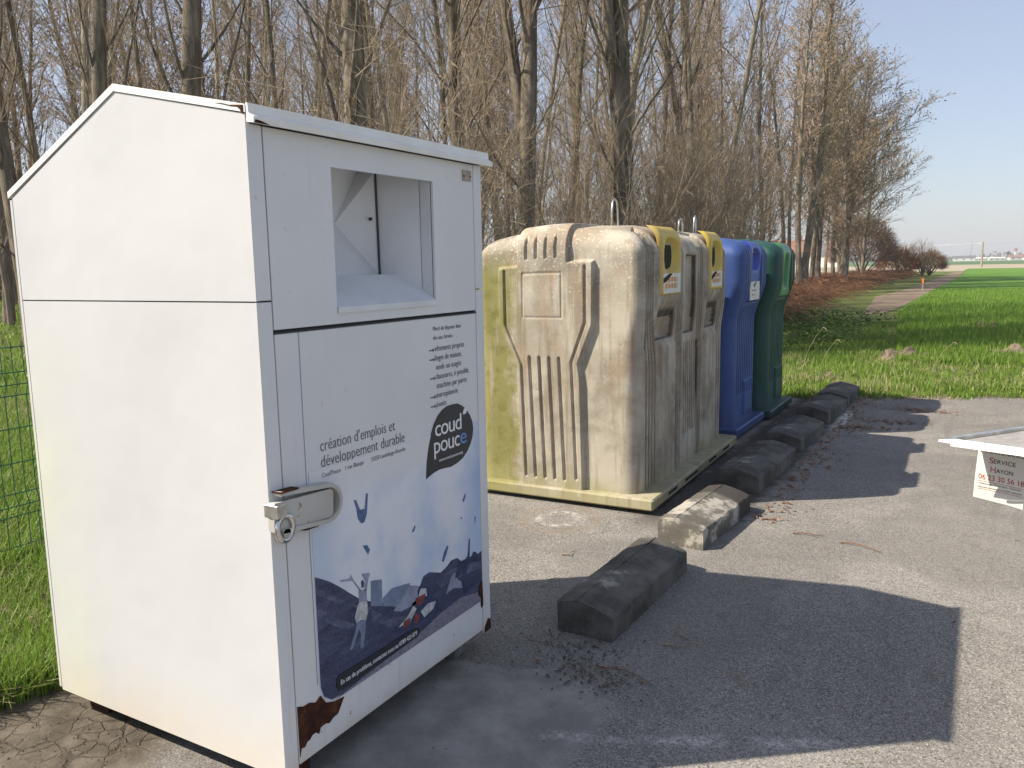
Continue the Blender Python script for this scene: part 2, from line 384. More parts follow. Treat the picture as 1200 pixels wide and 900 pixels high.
class MB:
    def __init__(s): s.v = []; s.f = []
    def add(s, vs, fs):
        b = len(s.v); s.v += [tuple(v) for v in vs]; s.f += [tuple(b+i for i in f) for f in fs]; return s
    def box(s, x0, y0, z0, x1, y1, z1, ch=0.):
        if ch <= 0:
            return s.add([(x0,y0,z0),(x1,y0,z0),(x1,y1,z0),(x0,y1,z0),(x0,y0,z1),(x1,y0,z1),(x1,y1,z1),(x0,y1,z1)],
                  [(0,3,2,1),(4,5,6,7),(0,1,5,4),(1,2,6,5),(2,3,7,6),(3,0,4,7)])
        # bevelled: chamfer vertical and horizontal edges through rings
        R = []
        for z, i in ((z0, ch), (z0+ch, 0), (z1-ch, 0), (z1, ch)):
            c = ch
            ring = [(x0+i+c,y0+i),(x1-i-c,y0+i),(x1-i,y0+i+c),(x1-i,y1-i-c),(x1-i-c,y1-i),(x0+i+c,y1-i),(x0+i,y1-i-c),(x0+i,y0+i+c)]
            R.append([(p[0], p[1], z) for p in ring])
        vs = sum(R, []); fs = [tuple(range(7,-1,-1)), tuple(range(24,32))]
        for j in range(3):
            for i in range(8): fs.append((j*8+i, j*8+(i+1)%8, (j+1)*8+(i+1)%8, (j+1)*8+i))
        return s.add(vs, fs)
    def prism(s, pts, a, b, axis):
        """pts 2d outline; extruded along axis from a to b"""
        def mk(p, t):
            return {'x': (t, p[0], p[1]), 'y': (p[0], t, p[1]), 'z': (p[0], p[1], t)}[axis]
        n = len(pts); vs = [mk(p, a) for p in pts] + [mk(p, b) for p in pts]
        fs = [tuple(range(n)), tuple(range(2*n-1, n-1, -1))] + [(i, n+i, n+(i+1) % n, (i+1) % n) for i in range(n)]
        return s.add(vs, fs)
    def tube(s, pts, r, n=8, cap=True):
        V, Fq = tube_np(np.array(pts, float), np.full(len(pts), r) if np.isscalar(r) else np.array(r), n)
        s.add(V.tolist(), Fq.tolist())
        if cap: b = len(s.v)-len(V); s.f += [tuple(b+i for i in range(n-1,-1,-1)), tuple(b+len(V)-n+i for i in range(n))]
        return s
    def sheet(s, pts): return s.add(pts, [tuple(range(len(pts)))])
    def build(s, name, mat, parent=None, smooth=False, fix=True):
        me = bpy.data.meshes.new(name); me.from_pydata(s.v, [], s.f); me.update()
        if fix:
            import bmesh
            bm = bmesh.new(); bm.from_mesh(me); bmesh.ops.recalc_face_normals(bm, faces=bm.faces); bm.to_mesh(me); bm.free()
        if smooth: me.polygons.foreach_set('use_smooth', [True]*len(me.polygons))
        me.materials.append(mat); o = bpy.data.objects.new(name, me); COL.objects.link(o)
        if parent: o.parent = parent
        return o
def tube_np(P, R, n):
    T = np.gradient(P, axis=0); T /= np.linalg.norm(T, axis=1)[:, None]+1e-9
    a = np.where(np.abs(T[:, 2:3]) > .9, np.array([[1., 0, 0]]), np.array([[0, 0, 1.]]))
    a0 = a[0]; U = np.cross(T, np.broadcast_to(a0, T.shape)); U /= np.linalg.norm(U, axis=1)[:, None]+1e-9; W = np.cross(T, U)
    th = np.arange(n)*2*pi/n
    V = P[:, None]+R[:, None, None]*(U[:, None]*np.cos(th)[None, :, None]+W[:, None]*np.sin(th)[None, :, None])
    m = len(P); i = np.arange(m-1)[:, None]*n; j = np.arange(n)[None]; j2 = (j+1) % n
    Fq = np.stack([i+j, i+j2, i+n+j2, i+n+j], -1).reshape(-1, 4)
    return V.reshape(-1, 3), Fq
class TB:
    """collects tubes"""
    def __init__(s): s.V = []; s.F = []; s.A = []; s.n = 0
    def tube(s, P, R, n, a=.5):
        V, Fq = tube_np(np.asarray(P, float), np.asarray(R, float), n); s.V.append(V); s.F.append(Fq+s.n); s.n += len(V); s.A.append(np.full(len(V), a))
    def twigs(s, A, B, r0, r1, var):
        """vectorised 3-sided single segment tubes A->B"""
        A = np.asarray(A); B = np.asarray(B); m = len(A)
        if m == 0: return
        T = B-A; T /= np.linalg.norm(T, axis=1)[:, None]+1e-9
        h = np.where(np.abs(T[:, 2:3]) > .9, np.array([[1., 0, 0]]), np.array([[0, 0, 1.]]))
        U = np.cross(T, h); U /= np.linalg.norm(U, axis=1)[:, None]+1e-9; W = np.cross(T, U)
        th = np.arange(3)*2*pi/3; D = U[:, None]*np.cos(th)[None, :, None]+W[:, None]*np.sin(th)[None, :, None]
        V = np.concatenate([A[:, None]+D*np.asarray(r0).reshape(-1,1,1), B[:, None]+D*np.asarray(r1).reshape(-1,1,1)], 1)
        b = np.arange(m)[:, None, None]*6+s.n
        f = np.array([[0,1,4,3],[1,2,5,4],[2,0,3,5]])[None]+b
        s.V.append(V.reshape(-1, 3)); s.F.append(f.reshape(-1, 4)); s.n += m*6; s.A.append(np.repeat(var, 6))
    def build(s, name, mat, parent=None, smooth=True):
        return mesh_np(name, np.concatenate(s.V), np.concatenate(s.F), mat, parent, smooth, np.concatenate(s.A))
def empty(name, loc=(0,0,0), rz=0., label=None, cat=None, group=None):
    o = bpy.data.objects.new(name, None); COL.objects.link(o); o.location = loc; o.rotation_euler = (0,0,rz)
    return tagit(o, label, cat, group)
def copy_tree(o, loc, rz=0., scale=None, rot=None):
    c = o.copy(); COL.objects.link(c); c.location = loc; c.rotation_euler = rot if rot else (0,0,rz)
    if scale: c.scale = scale
    for ch in o.children:
        d = ch.copy(); COL.objects.link(d); d.parent = c
        for g in ch.children:
            e = g.copy(); COL.objects.link(e); e.parent = d
    return c
def text(name, body, y, z, width, size, mat, parent, x=.01, tall=1., axis='x', shear=0., thick=.0004, spacing=1., off=0.):
    cu = bpy.data.curves.new(name, 'FONT'); cu.body = body; cu.size = size; cu.shear = shear; cu.space_character = spacing
    cu.extrude = thick; cu.resolution_u = 3; cu.offset = off*size
    t = bpy.data.objects.new(name, cu); COL.objects.link(t)
    bpy.context.view_layer.update()
    me = bpy.data.meshes.new_from_object(t.evaluated_get(bpy.context.evaluated_depsgraph_get()))
    COL.objects.unlink(t); bpy.data.objects.remove(t)
    n = len(me.vertices); co = np.zeros(n*3, np.float32); me.vertices.foreach_get('co', co); co = co.reshape(-1, 3)
    w0 = co[:, 0].max()-co[:, 0].min(); k = width/w0 if width else 1.
    X = (co[:, 0]-co[:, 0].min())*k; Y = co[:, 1]*tall; Z = co[:, 2]
    if axis == 'x': co = np.stack([x+Z, y+X, z+Y], 1)
    else: co = np.stack([X, Y, Z], 1)
    me.vertices.foreach_set('co', co.astype(np.float32).ravel()); me.materials.clear(); me.materials.append(mat); me.update()
    o = bpy.data.objects.new(name, me); COL.objects.link(o)
    if parent: o.parent = parent
    return o

# ------------------------------------------------------------------ the setting: ground sheets
def sheet(name, pts, z, mat, sub=0):
    o = MB().sheet([(x, y, z) for x, y in pts]).build(name, mat); tagit(o, kind='structure'); return o
sheet('ground', [(-2500,-400),(2500,-400),(2500,2600),(-2500,2600)], -.012, FARGREEN)
sheet('verge_ground', [(-70,-60),(60,-60),(60,118),(-70,118)], -.008, TURF)
sheet('woodland_ground', [(-64,6),(-3.2,8.2),(-4.6,22),(-5.6,40),(-5.4,85),(-6.5,115),(-64,118)], -.004, LITTER)
field = sheet('field', [(.6,11.2),(60,20),(160,60),(190,150),(-.6,150),(-.2,90),(-.6,45),(-.6,26)], -.004, FIELD)
sheet('bare_field', [(-.6,150.5),(190,150.5),(420,262),(-160,262),(-100,118),(-.7,118)], -.004, STUBBLE)
def pathsheet():
    L = [(-1.35,23.5),(-1.8,30),(-2.3,36),(-1.9,45),(-1.75,60),(-1.6,82),(-1.5,110)]; Rr = [(-.55,110),(-.28,82),(-.35,60),(-.55,45),(-.6,36),(-.62,30),(-.75,25.5),(-.95,23.8)]
    return sheet('path', L+Rr, 0., PATH)
pathsheet()
# asphalt with an irregular grass edge
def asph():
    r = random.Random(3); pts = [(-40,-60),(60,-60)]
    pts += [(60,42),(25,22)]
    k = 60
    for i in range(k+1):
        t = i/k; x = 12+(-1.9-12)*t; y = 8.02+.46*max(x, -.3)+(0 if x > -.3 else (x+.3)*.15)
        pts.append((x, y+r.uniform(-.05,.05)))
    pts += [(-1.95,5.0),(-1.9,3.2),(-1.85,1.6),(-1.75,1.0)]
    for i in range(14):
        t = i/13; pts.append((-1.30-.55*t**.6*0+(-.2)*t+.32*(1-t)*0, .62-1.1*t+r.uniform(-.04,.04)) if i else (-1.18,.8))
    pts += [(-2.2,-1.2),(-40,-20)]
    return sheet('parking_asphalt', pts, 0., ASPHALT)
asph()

# ------------------------------------------------------------------ the white clothing container
W, D = 1.107, 1.077
Z0, ZS, ZT, ZR, DR, ZL = .08, 1.4226, 1.915, 2.026, .508, 1.765
def clothing_bank():
    t = empty('clothing_bank', (0,0,0), 0, 'large white metal clothing donation container with pitched roof, printed door and rust', 'donation bin')
    prof = [(-D,Z0),(0,Z0),(0,ZT-.03),(-DR,ZR-.03),(-D,ZL-.03)]
    # side panels (near and far): upper and lower sheet with a thin joint
    for s, (ya, yb) in enumerate(((0, .012), (W-.012, W))):
        m = MB(); m.prism([(-D+.014,Z0),(-.001,Z0),(-.001,ZS-.0025),(-D+.014,ZS-.0025)], ya, yb, 'y'); m.build('lower_side_panel', WHITE, t)
        m = MB(); m.prism([(-D+.014,ZS+.0015),(-.001,ZS+.0015),(-.001,ZT-.0215),(-DR,ZR-.0215),(-D+.014,ZL-.0215)], ya, yb, 'y'); m.build('upper_side_panel', WHITE, t)
    m = MB()   # inner frame, dark joints; stays clear of the chute
    m.prism([(-D+.016,Z0+.01),(-.012,Z0+.01),(-.012,ZT-.55),(-D+.016,ZT-.55)], .013, W-.013, 'y')
    m.box(-D+.016,.004,ZS-.02,-.01,.012,ZS+.02); m.build('inner_frame', CORE, t)
    # back sheet and its folded edge, seen as a strip on the near side
    m = MB(); m.box(-D,-.001,Z0+.01,-D+.012,W+.001,ZL-.026); m.build('back_panel', WHITE, t)
    # roof: two sheets, folded down 25 mm over the sides
    th = .020
    top = [(.004,ZT),(-DR,ZR),(-D-.004,ZL)]; bot = [(x, z-th) for x, z in top]
    m = MB(); m.prism([top[0],top[1],bot[1],bot[0]], -.004, W+.004, 'y'); m.prism([(top[1][0]-.0005,top[1][1]),top[2],bot[2],(bot[1][0]-.0005,bot[1][1])], -.004, W+.004, 'y')
    m.build('roof', CAP_W, t)
    # front fascia with drip lip
    m = MB(); m.prism([(.006,1.872),(.030,1.868),(.032,1.884),(.014,1.894),(.012,1.918),(.006,1.918)], -.002, W+.035, 'y'); m.build('fascia', CAP_W, t)
    # corner posts
    for y0, y1 in ((.0005,.052),(1.055,W-.0005)):
        m = MB(); m.box(-.011,y0,ZS+.002,0,y1,1.871,.002); m.box(-.011,y0,Z0-.002,0,y1,ZS-.002,.002); m.build('corner_post', FRONT_W, t)
    # upper front panel around the chute opening
    y0,y1,z0,z1 = .056,1.051,1.346,1.869; oy0,oy1,oz0,oz1 = .304,.802,1.376,1.791
    m = MB(); m.box(-.010,y0,z0,-.001,oy0,z1); m.box(-.010,oy1,z0,-.001,y1,z1); m.box(-.010,oy0,oz1,-.001,oy1,z1); m.box(-.010,oy0,z0,-.001,oy1,oz0)
    fp = m.build('front_panel', FRONT_W, t)
    m = MB(); m.box(-.0065,.05,1.335,.0005,1.054,1.3385); m.build('door_gap_seal', CORE, t)
    # chute: folded sheets inside the opening
    ch = empty('chute'); ch.parent = t; 
    m = MB()
    m.prism([(0.004,oz0),(0.004,oz0+.018),(-.003,oz0+.022),(-.14,1.484),(-.14,1.47),(-.006,oz0)], oy0+.002, oy1-.002, 'y'); m.build('lower_lip', CHUTE_W, ch)
    m = MB()
    P = lambda *a: tuple(a)
    yl, yr = oy0+.001, oy1-.001
    q_top, q_bot = (-.243,yr,1.84), (-.215,yr,1.472)
    lft = (-.22,yl,1.60)
    A, B = (-.012, yr, 1.80), (-.012, yr, 1.37); A2, B2 = (-.056, yr, 1.81), (-.056, yr, 1.37); C1, C2 = (-.2,.748,1.835), (-.2,.752,1.474)
    m = MB(); m.add([A, A2, B2, B], [(0,1,2,3)]); m.add([(-.058,yr,1.81), C1, C2, (-.058,yr,1.37)], [(0,1,2,3)]); m.build('side_sheet', CHUTE_W, ch)
    m = MB(); m.tube([(-.198,.743,1.835),(-.198,.747,1.474)], .0035, 6); m.build('joint', CORE, ch)
    Pp, Up, Wp = (-.26,.597,1.655), (-.26,.73,1.848), (-.14,.468,1.484)
    m = MB(); m.add([(-.2005,.747,1.835), (-.2005,.751,1.474), Pp, Up], [(0,1,2,3)]); m.build('deflector', CHUTE_W, ch)
    m = MB(); m.add([Wp, (-.14,.80,1.482), (-.2,.751,1.478), Pp], [(0,1,2,3)]); m.build('sloping_floor', CHUTE_W, ch)
    m = MB(); m.add([(-.012,yl,1.81), (-.10,.40,1.815), Up, (-.26,.58,1.85)], [(0,1,2,3)]); m.add([(-.10,.40,1.815), Pp, Up], [(0,1,2)]); m.add([(-.012,yl,1.37), (-.012,yl,1.80), (-.10,.40,1.815), Pp, Wp], [(0,1,2,3,4)]); m.build('left_sheet', CHUTE_W, ch)
    m = MB(); m.add([(-.01,yl,1.797),(-.01,yr,1.797),(-.36,yr,1.862),(-.36,yl,1.862)],[(0,1,2,3)]); m.build('top_sheet', CHUTE_W, ch)
    m = MB(); m.tube([(-.205,.715,1.672),(-.198,.712,1.672)], .006, 8); m.build('bolt', CORE, ch)
    m = MB(); m.box(-.001,.982,1.808,.002,1.040,1.846,.001); pl = m.build('maker_plate', PLATE, t)
    [MB().tube([(.001,yy,1.825),(.004,yy,1.825)], .003, 6).build('rivet', HOLE, pl) for yy in (.99, 1.032)]
    # door
    d = MB().box(-.010,.056,.095,-.001,1.051,1.334,.0015).build('door', FRONT_W, t)
    MB().box(-.0012,.1415,.30,.0004,.1428,1.334).build('seam', P_BLDG, d)
    # poster, cut along its outline, with the printed layers
    MB().prism([(.152,.935),(.152,.62),(.150,.285),(.160,.25),(.195,.225),(.26,.216),(.55,.217),(.80,.219),(1.049,.217),(1.049,.93)], -.0008, .0010, 'x').build('poster', P_SKY, d)
    def pr(name, pts, mat, lay):
        MB().prism([(min(p[0], 1.0488), max(p[1], .218)) for p in pts], .0010+(lay-1)*.0004, .0010+lay*.0004, 'x').build(name, mat, d)
    hill = [(.1525,.626),(.185,.608),(.211,.592),(.253,.561),(.296,.525),(.336,.493),(.383,.466),(.456,.432),(.514,.40),(.592,.402),(.599,.408),(.651,.421),(.671,.447),(.706,.45),(.774,.425),(.815,.435),(.841,.448),(.882,.444),(.907,.424),(.977,.42),(.992,.434),(1.013,.424),(1.02,.413),(1.0488,.419),(1.0488,.2185),(.26,.2185),(.195,.227),(.164,.252),(.1525,.287)]
    pr('printed_hill', hill, P_HILL, 1)
    pr('printed_ridge', [(.1526,.594),(.182,.575),(.245,.527),(.334,.469),(.383,.466),(.35,.455),(.26,.50),(.19,.55),(.1526,.57)], P_HILL2, 2)
    pr('printed_ridge', [(.1526,.54),(.22,.477),(.319,.415),(.36,.392),(.31,.40),(.227,.445),(.1526,.505)], P_HILL2, 2)
    pr('printed_ridge', [(.394,.436),(.48,.368),(.617,.332),(.60,.31),(.489,.335),(.39,.40)], P_HILL2, 2)
    pr('printed_ridge', [(.742,.402),(.839,.415),(.976,.396),(1.0487,.375),(1.0487,.352),(.903,.365),(.771,.369)], P_HILL2, 2)
    pr('printed_road', [(.20,.2187),(.258,.219),(.444,.2187),(.60,.2187),(1.0487,.2187),(1.0487,.255),(.90,.285),(.765,.275),(.60,.245),(.40,.235)], P_ROAD, 2)
    pr('printed_building', [(.395,.529),(.449,.515),(.446,.426),(.39,.447)], P_BLDG, 3)
    pr('printed_building', [(.4495,.451),(.499,.467),(.592,.452),(.592,.41),(.521,.394),(.4495,.425)], P_BLDG, 3)
    pr('printed_mist', [(.594,.442),(.640,.424),(.633,.364),(.54,.371),(.50,.388)], P_HAZE, 4)
    for p in ([(.333,.809),(.345,.804),(.36,.77),(.381,.768),(.391,.814),(.4,.812),(.391,.749),(.378,.726),(.363,.725),(.348,.745),(.343,.778)],
              [(.364,.654),(.385,.65),(.398,.63),(.388,.617)], [(.784,.464),(.799,.493),(.819,.513),(.827,.505),(.813,.479),(.795,.458)],
              [(.925,.652),(.945,.674),(.950,.662),(.934,.642)], [(.616,.625),(.632,.642),(.637,.635),(.625,.619)], [(.91,.59),(.922,.589),(.918,.58)],[(1.005,.568),(1.014,.564),(1.008,.539)]):
        pr('printed_garment', p, P_BIRD, 2)
    for p, mt, l in (([(.332,.478),(.353,.48),(.373,.469),(.375,.436),(.364,.411),(.337,.421),(.319,.418),(.313,.44)], P_CLOTH, 3),
        ([(.337,.518),(.373,.509),(.373,.471),(.353,.4795),(.335,.479)], P_HAZE, 3), ([(.349,.543),(.357,.546),(.365,.534),(.361,.519),(.35,.522)], P_HILL2, 3),
        ([(.343,.512),(.31,.559),(.26,.574),(.254,.58),(.299,.571),(.304,.583),(.316,.558),(.347,.518)], P_HAZE, 3), ([(.363,.508),(.37,.535),(.353,.566),(.389,.558),(.393,.552),(.383,.539),(.373,.505)], P_HAZE, 3),
        ([(.326,.422),(.364,.41),(.358,.375),(.346,.329),(.332,.332),(.337,.375),(.329,.396),(.305,.355),(.292,.342),(.285,.349),(.304,.381)], P_BLDG, 3),
        ([(.862,.38),(.89,.419),(.938,.42),(.945,.431),(.959,.423),(.986,.413),(.976,.396),(.944,.391),(.934,.339),(.944,.295),(.918,.295),(.914,.347),(.912,.387),(.887,.371),(.867,.371)], P_NAVY, 4),
        ([(.951,.429),(.958,.47),(.963,.494),(.969,.49),(.966,.459),(.963,.422)], P_NAVY, 4), ([(.802,.333),(.82,.36),(.838,.388),(.863,.394),(.878,.364),(.903,.345),(.91,.318),(.852,.339)], P_HAZE, 3)):
        pr('printed_figure', p, mt, l)
    for p, mt, l in (([(.496,.313),(.517,.327),(.574,.336),(.589,.344),(.602,.375),(.634,.381),(.633,.409),(.651,.421),(.695,.398),(.701,.37),(.738,.342),(.756,.316),(.744,.297),(.689,.29),(.629,.2925),(.586,.299),(.543,.298)], P_NAVY, 4),
        ([(.52,.321),(.574,.34),(.607,.364),(.625,.348),(.587,.317)], P_CLOTH, 5), ([(.635,.386),(.651,.41),(.683,.4),(.686,.371)], P_CLOTH, 5), ([(.646,.33),(.692,.341),(.738,.333),(.721,.311),(.667,.299)], P_CLOTH, 5),
        ([(.617,.337),(.642,.318),(.632,.294),(.604,.305)], P_RED, 6), ([(.552,.331),(.588,.33),(.584,.309),(.544,.307)], P_RED, 6), ([(.62,.387),(.679,.383),(.662,.352),(.626,.357)], P_RED, 6)):
        pr('printed_clothes_pile', p, mt, l)
    # black rounded banner
    ban = MB().prism([(.217,.254),(.222,.245),(.235,.239),(.259,.237),(.619,.247),(.632,.252),(.638,.261),(.636,.272),(.625,.279),(.599,.2845),(.251,.2885),(.234,.290),(.222,.285),(.217,.271)], .003, .0042, 'x').build('banner', DARK_INK, d)
    text('lettering', 'En cas de problème, contactez nous au 0789 423 879', .235, .256, .385, .022, WHITE_INK, d, .0046)
    # tear-drop logo
    lg = [(.88,1.018),(.912,1.016),(.94,1.004),(.968,.986),(.99,.962),(1.006,.934),(1.011,.907),(1.005,.878),(.99,.852),(.966,.828),(.936,.81),(.90,.799),(.858,.794),(.82,.798),(.785,.80),(.75,.796),(.722,.789),(.706,.783),(.708,.81),(.713,.845),(.721,.876),(.731,.905),(.744,.933),(.762,.965),(.788,.992),(.815,1.008),(.845,1.017)]
    MB().prism(lg, -.0005, .0022, 'x').build('logo', DARK_INK, d)
    text('lettering', 'coud', .766, .921, .165, .085, WHITE_INK, d, .0026, spacing=.9, thick=.0006)
    MB().prism([(.942,.975),(.950,.990),(.966,.996),(.972,.985),(.962,.972),(.948,.970)], .0022, .0030, 'x').build('logo_leaf', WHITE_INK, d)
    text('lettering', 'pouc', .757, .862, .160, .085, WHITE_INK, d, .0026, spacing=.9, thick=.0006)
    text('lettering', 'e', .921, .864, .042, .085, BLUE_INK, d, .0026, thick=.0006)
    text('lettering', 'www.coud-pouce.org', .785, .828, .150, .016, WHITE_INK, d, .0026)
    text('lettering', "création d'emplois et", .204, .985, .345, .050, GREY_INK, d, .0003, off=-.012)
    text('lettering', 'développement durable', .204, .938, .392, .050, GREY_INK, d, .0003, off=-.012)
    text('lettering', 'Coud\'Pouce    1 rue Blanqui        59250 Laudelange-Branche', .204, .908, .392, .020, GREY_INK, d, .0016, off=-.012)
    zz = 1.289
    for s, yy, wd in (('Merci de déposer dans', .776, .172), ('des sacs fermés :', .776, .125)):
        text('lettering', s, yy, zz, wd, .022, GREY_INK, d, .0003, off=-.012); zz -= .031
    for s, yy, wd, ar in (('vêtements propres', .783, .182, 1), ('linges de maison,', .783, .165, 1), ('neufs ou usagés', .788, .155, 0), ('chaussures, si possible,', .783, .212, 1), ('attachées par paires', .788, .190, 0), ('maroquinerie', .783, .135, 1), ('jouets', .783, .060, 1)):
        zz -= .001; text('lettering', s, yy, zz-.008, wd, .030, GREY_INK, d, .0003, off=-.012)
        if ar:
            MB().prism([(.751,.0+zz-.001),(.772,zz-.001),(.772,zz+.003),(.781,zz-.003),(.772,zz-.009),(.772,zz-.005),(.751,zz-.005)], -.001, .0007, 'x').build('arrow', GREY_INK, d)
        zz -= .0315
    # rust eaten through the paint
    MB().prism([(.057,.273),(.082,.262),(.105,.262),(.13,.250),(.150,.262),(.172,.229),(.190,.222),(.208,.215),(.250,.210),(.235,.19),(.22,.17),(.200,.168),(.181,.159),(.165,.166),(.145,.165),(.137,.148),(.122,.160),(.109,.159),(.098,.15),(.088,.150),(.078,.138),(.064,.142),(.0575,.118)], -.0009, .0013, 'x').build('rust_patch', RUST, d)
    MB().prism([(1.022,.285),(1.047,.30),(1.0505,.20),(1.04,.19),(1.034,.235),(1.018,.25)], -.0009, .0034, 'x').build('rust_patch', RUST, d)
    MB().prism([(1.060,.10),(1.085,.13),(1.104,.12),(1.106,.079),(1.058,.079)], -.0009, .0012, 'x').build('rust_patch', RUST, t)
    MB().prism([(.002,1.8685),(.004,1.876),(.02,1.875),(.04,1.8705),(.05,1.8685)], .0306, .0325, 'x').build('rust_patch', RUST, t)
    MB().prism([(-.001,1.913),(-.02,1.9155),(-.05,1.9185),(-.075,1.9255),(-.10,1.929),(-.07,1.922),(-.045,1.915),(-.022,1.911),(-.012,1.903),(-.006,1.894),(-.001,1.890)], -.0055, -.0038, 'y').build('rust_patch', RUST, t)
    # latch: U-shaped guard, lock body, hook plate
    la = empty('latch'); la.parent = t
    def stadium(y0, y1, zc0, zc1, h, n=8):
        o = [(y0, zc0-h), ]
        for i in range(n+1):
            a = -pi/2+pi*i/n; o.append((y1-h+h*cos(a), zc1+h*sin(a)))
        o.append((y0, zc0+h)); return o
    o1 = stadium(.012, .250, .860, .840, .058); i1 = stadium(.012, .238, .860, .840, .046)
    m = MB(); n = len(o1)
    for k in range(n-1):
        a, b, c, e = o1[k], o1[k+1], i1[k+1], i1[k]
        m.prism([a, b, c, e], .001, .034, 'x')
    m.build('guard', LATCH, la)
    m = MB(); m.prism([(-.012,.812),(.205,.795),(.214,.803),(.218,.868),(.210,.878),(-.005,.890),(-.012,.885)], .006, .028, 'x'); m.build('lock_body', LATCH, la)
    m = MB(); m.box(-.006,-.014,.850,.044,-.008,.886,.001); m.box(.0385,-.010,.850,.044,.02,.886,.001); m.build('hasp', STEEL, la)
    MB().prism([(.06,.798),(.16,.790),(.15,.783),(.10,.785)], .010, .030, 'x').build('rust_patch', RUST, la)
    MB().prism([(.005,.918),(.08,.914),(.07,.911),(.01,.913)], .004, .0355, 'x').build('rust_patch', RUST, la)
    # round padlock hanging in the hasp
    pk = empty('padlock', (0,0,0)); pk.parent = t
    m = MB()
    pts = [(.032+.002*sin(a*2), .022+.028*cos(a), .815+.034*sin(a)) for a in np.linspace(0, 2*pi, 20)]
    m.tube(pts, .008, 8, False); pts = [(.018, .024+.026*cos(a), .812+.032*sin(a)) for a in np.linspace(0, 2*pi, 20)]; m.tube(pts, .007, 8, False)
    m.build('shackle', CHROME, pk, True)
    MB().tube([(.012,.026,.800),(.034,.026,.800)], .014, 14).build('lock_barrel', STEEL, pk)
    # feet
    for x, y in ((-.12,.06),(-.12,W-.16),(-D+.12,.06),(-D+.12,W-.16)):
        MB().prism([(x-.05,0.002),(x+.05,0.002),(x+.06,Z0+.004),(x-.06,Z0+.004)], y, y+.10, 'y').build('foot', RUST if y < .1 else STEEL, t)
    return t
clothing_bank()

# ------------------------------------------------------------------ moulded recycling bins
def sstep(x, a, b):
    t = np.clip((x-a)/(b-a), 0, 1); return t*t*(3-2*t)
def poly_sd(px, py, poly):
    """signed distance (negative inside)"""
    d = np.full(px.shape, 1e9); ins = np.zeros(px.shape, bool); n = len(poly)
    for i in range(n):
        ax, ay = poly[i]; bx, by = poly[(i+1) % n]; ex, ey = bx-ax, by-ay; wx, wy = px-ax, py-ay
        t = np.clip((wx*ex+wy*ey)/(ex*ex+ey*ey+1e-12), 0, 1); d = np.minimum(d, (wx-ex*t)**2+(wy-ey*t)**2)
        c = ((ay > py) != (by > py)) & (px < (bx-ax)*(py-ay)/(by-ay+1e-12)+ax); ins ^= c
    return np.where(ins, -1, 1)*np.sqrt(d)
def line_d(px, py, pl):
    d = np.full(px.shape, 1e9)
    for (ax, ay), (bx, by) in zip(pl[:-1], pl[1:]):
        ex, ey = bx-ax, by-ay; wx, wy = px-ax, py-ay; t = np.clip((wx*ex+wy*ey)/(ex*ex+ey*ey+1e-12), 0, 1)
        d = np.minimum(d, (wx-ex*t)**2+(wy-ey*t)**2)
    return np.sqrt(d)
def groove(px, py, pl, w, dep, soft=.004): return -dep*(1-sstep(line_d(px, py, pl), w-soft, w+soft))

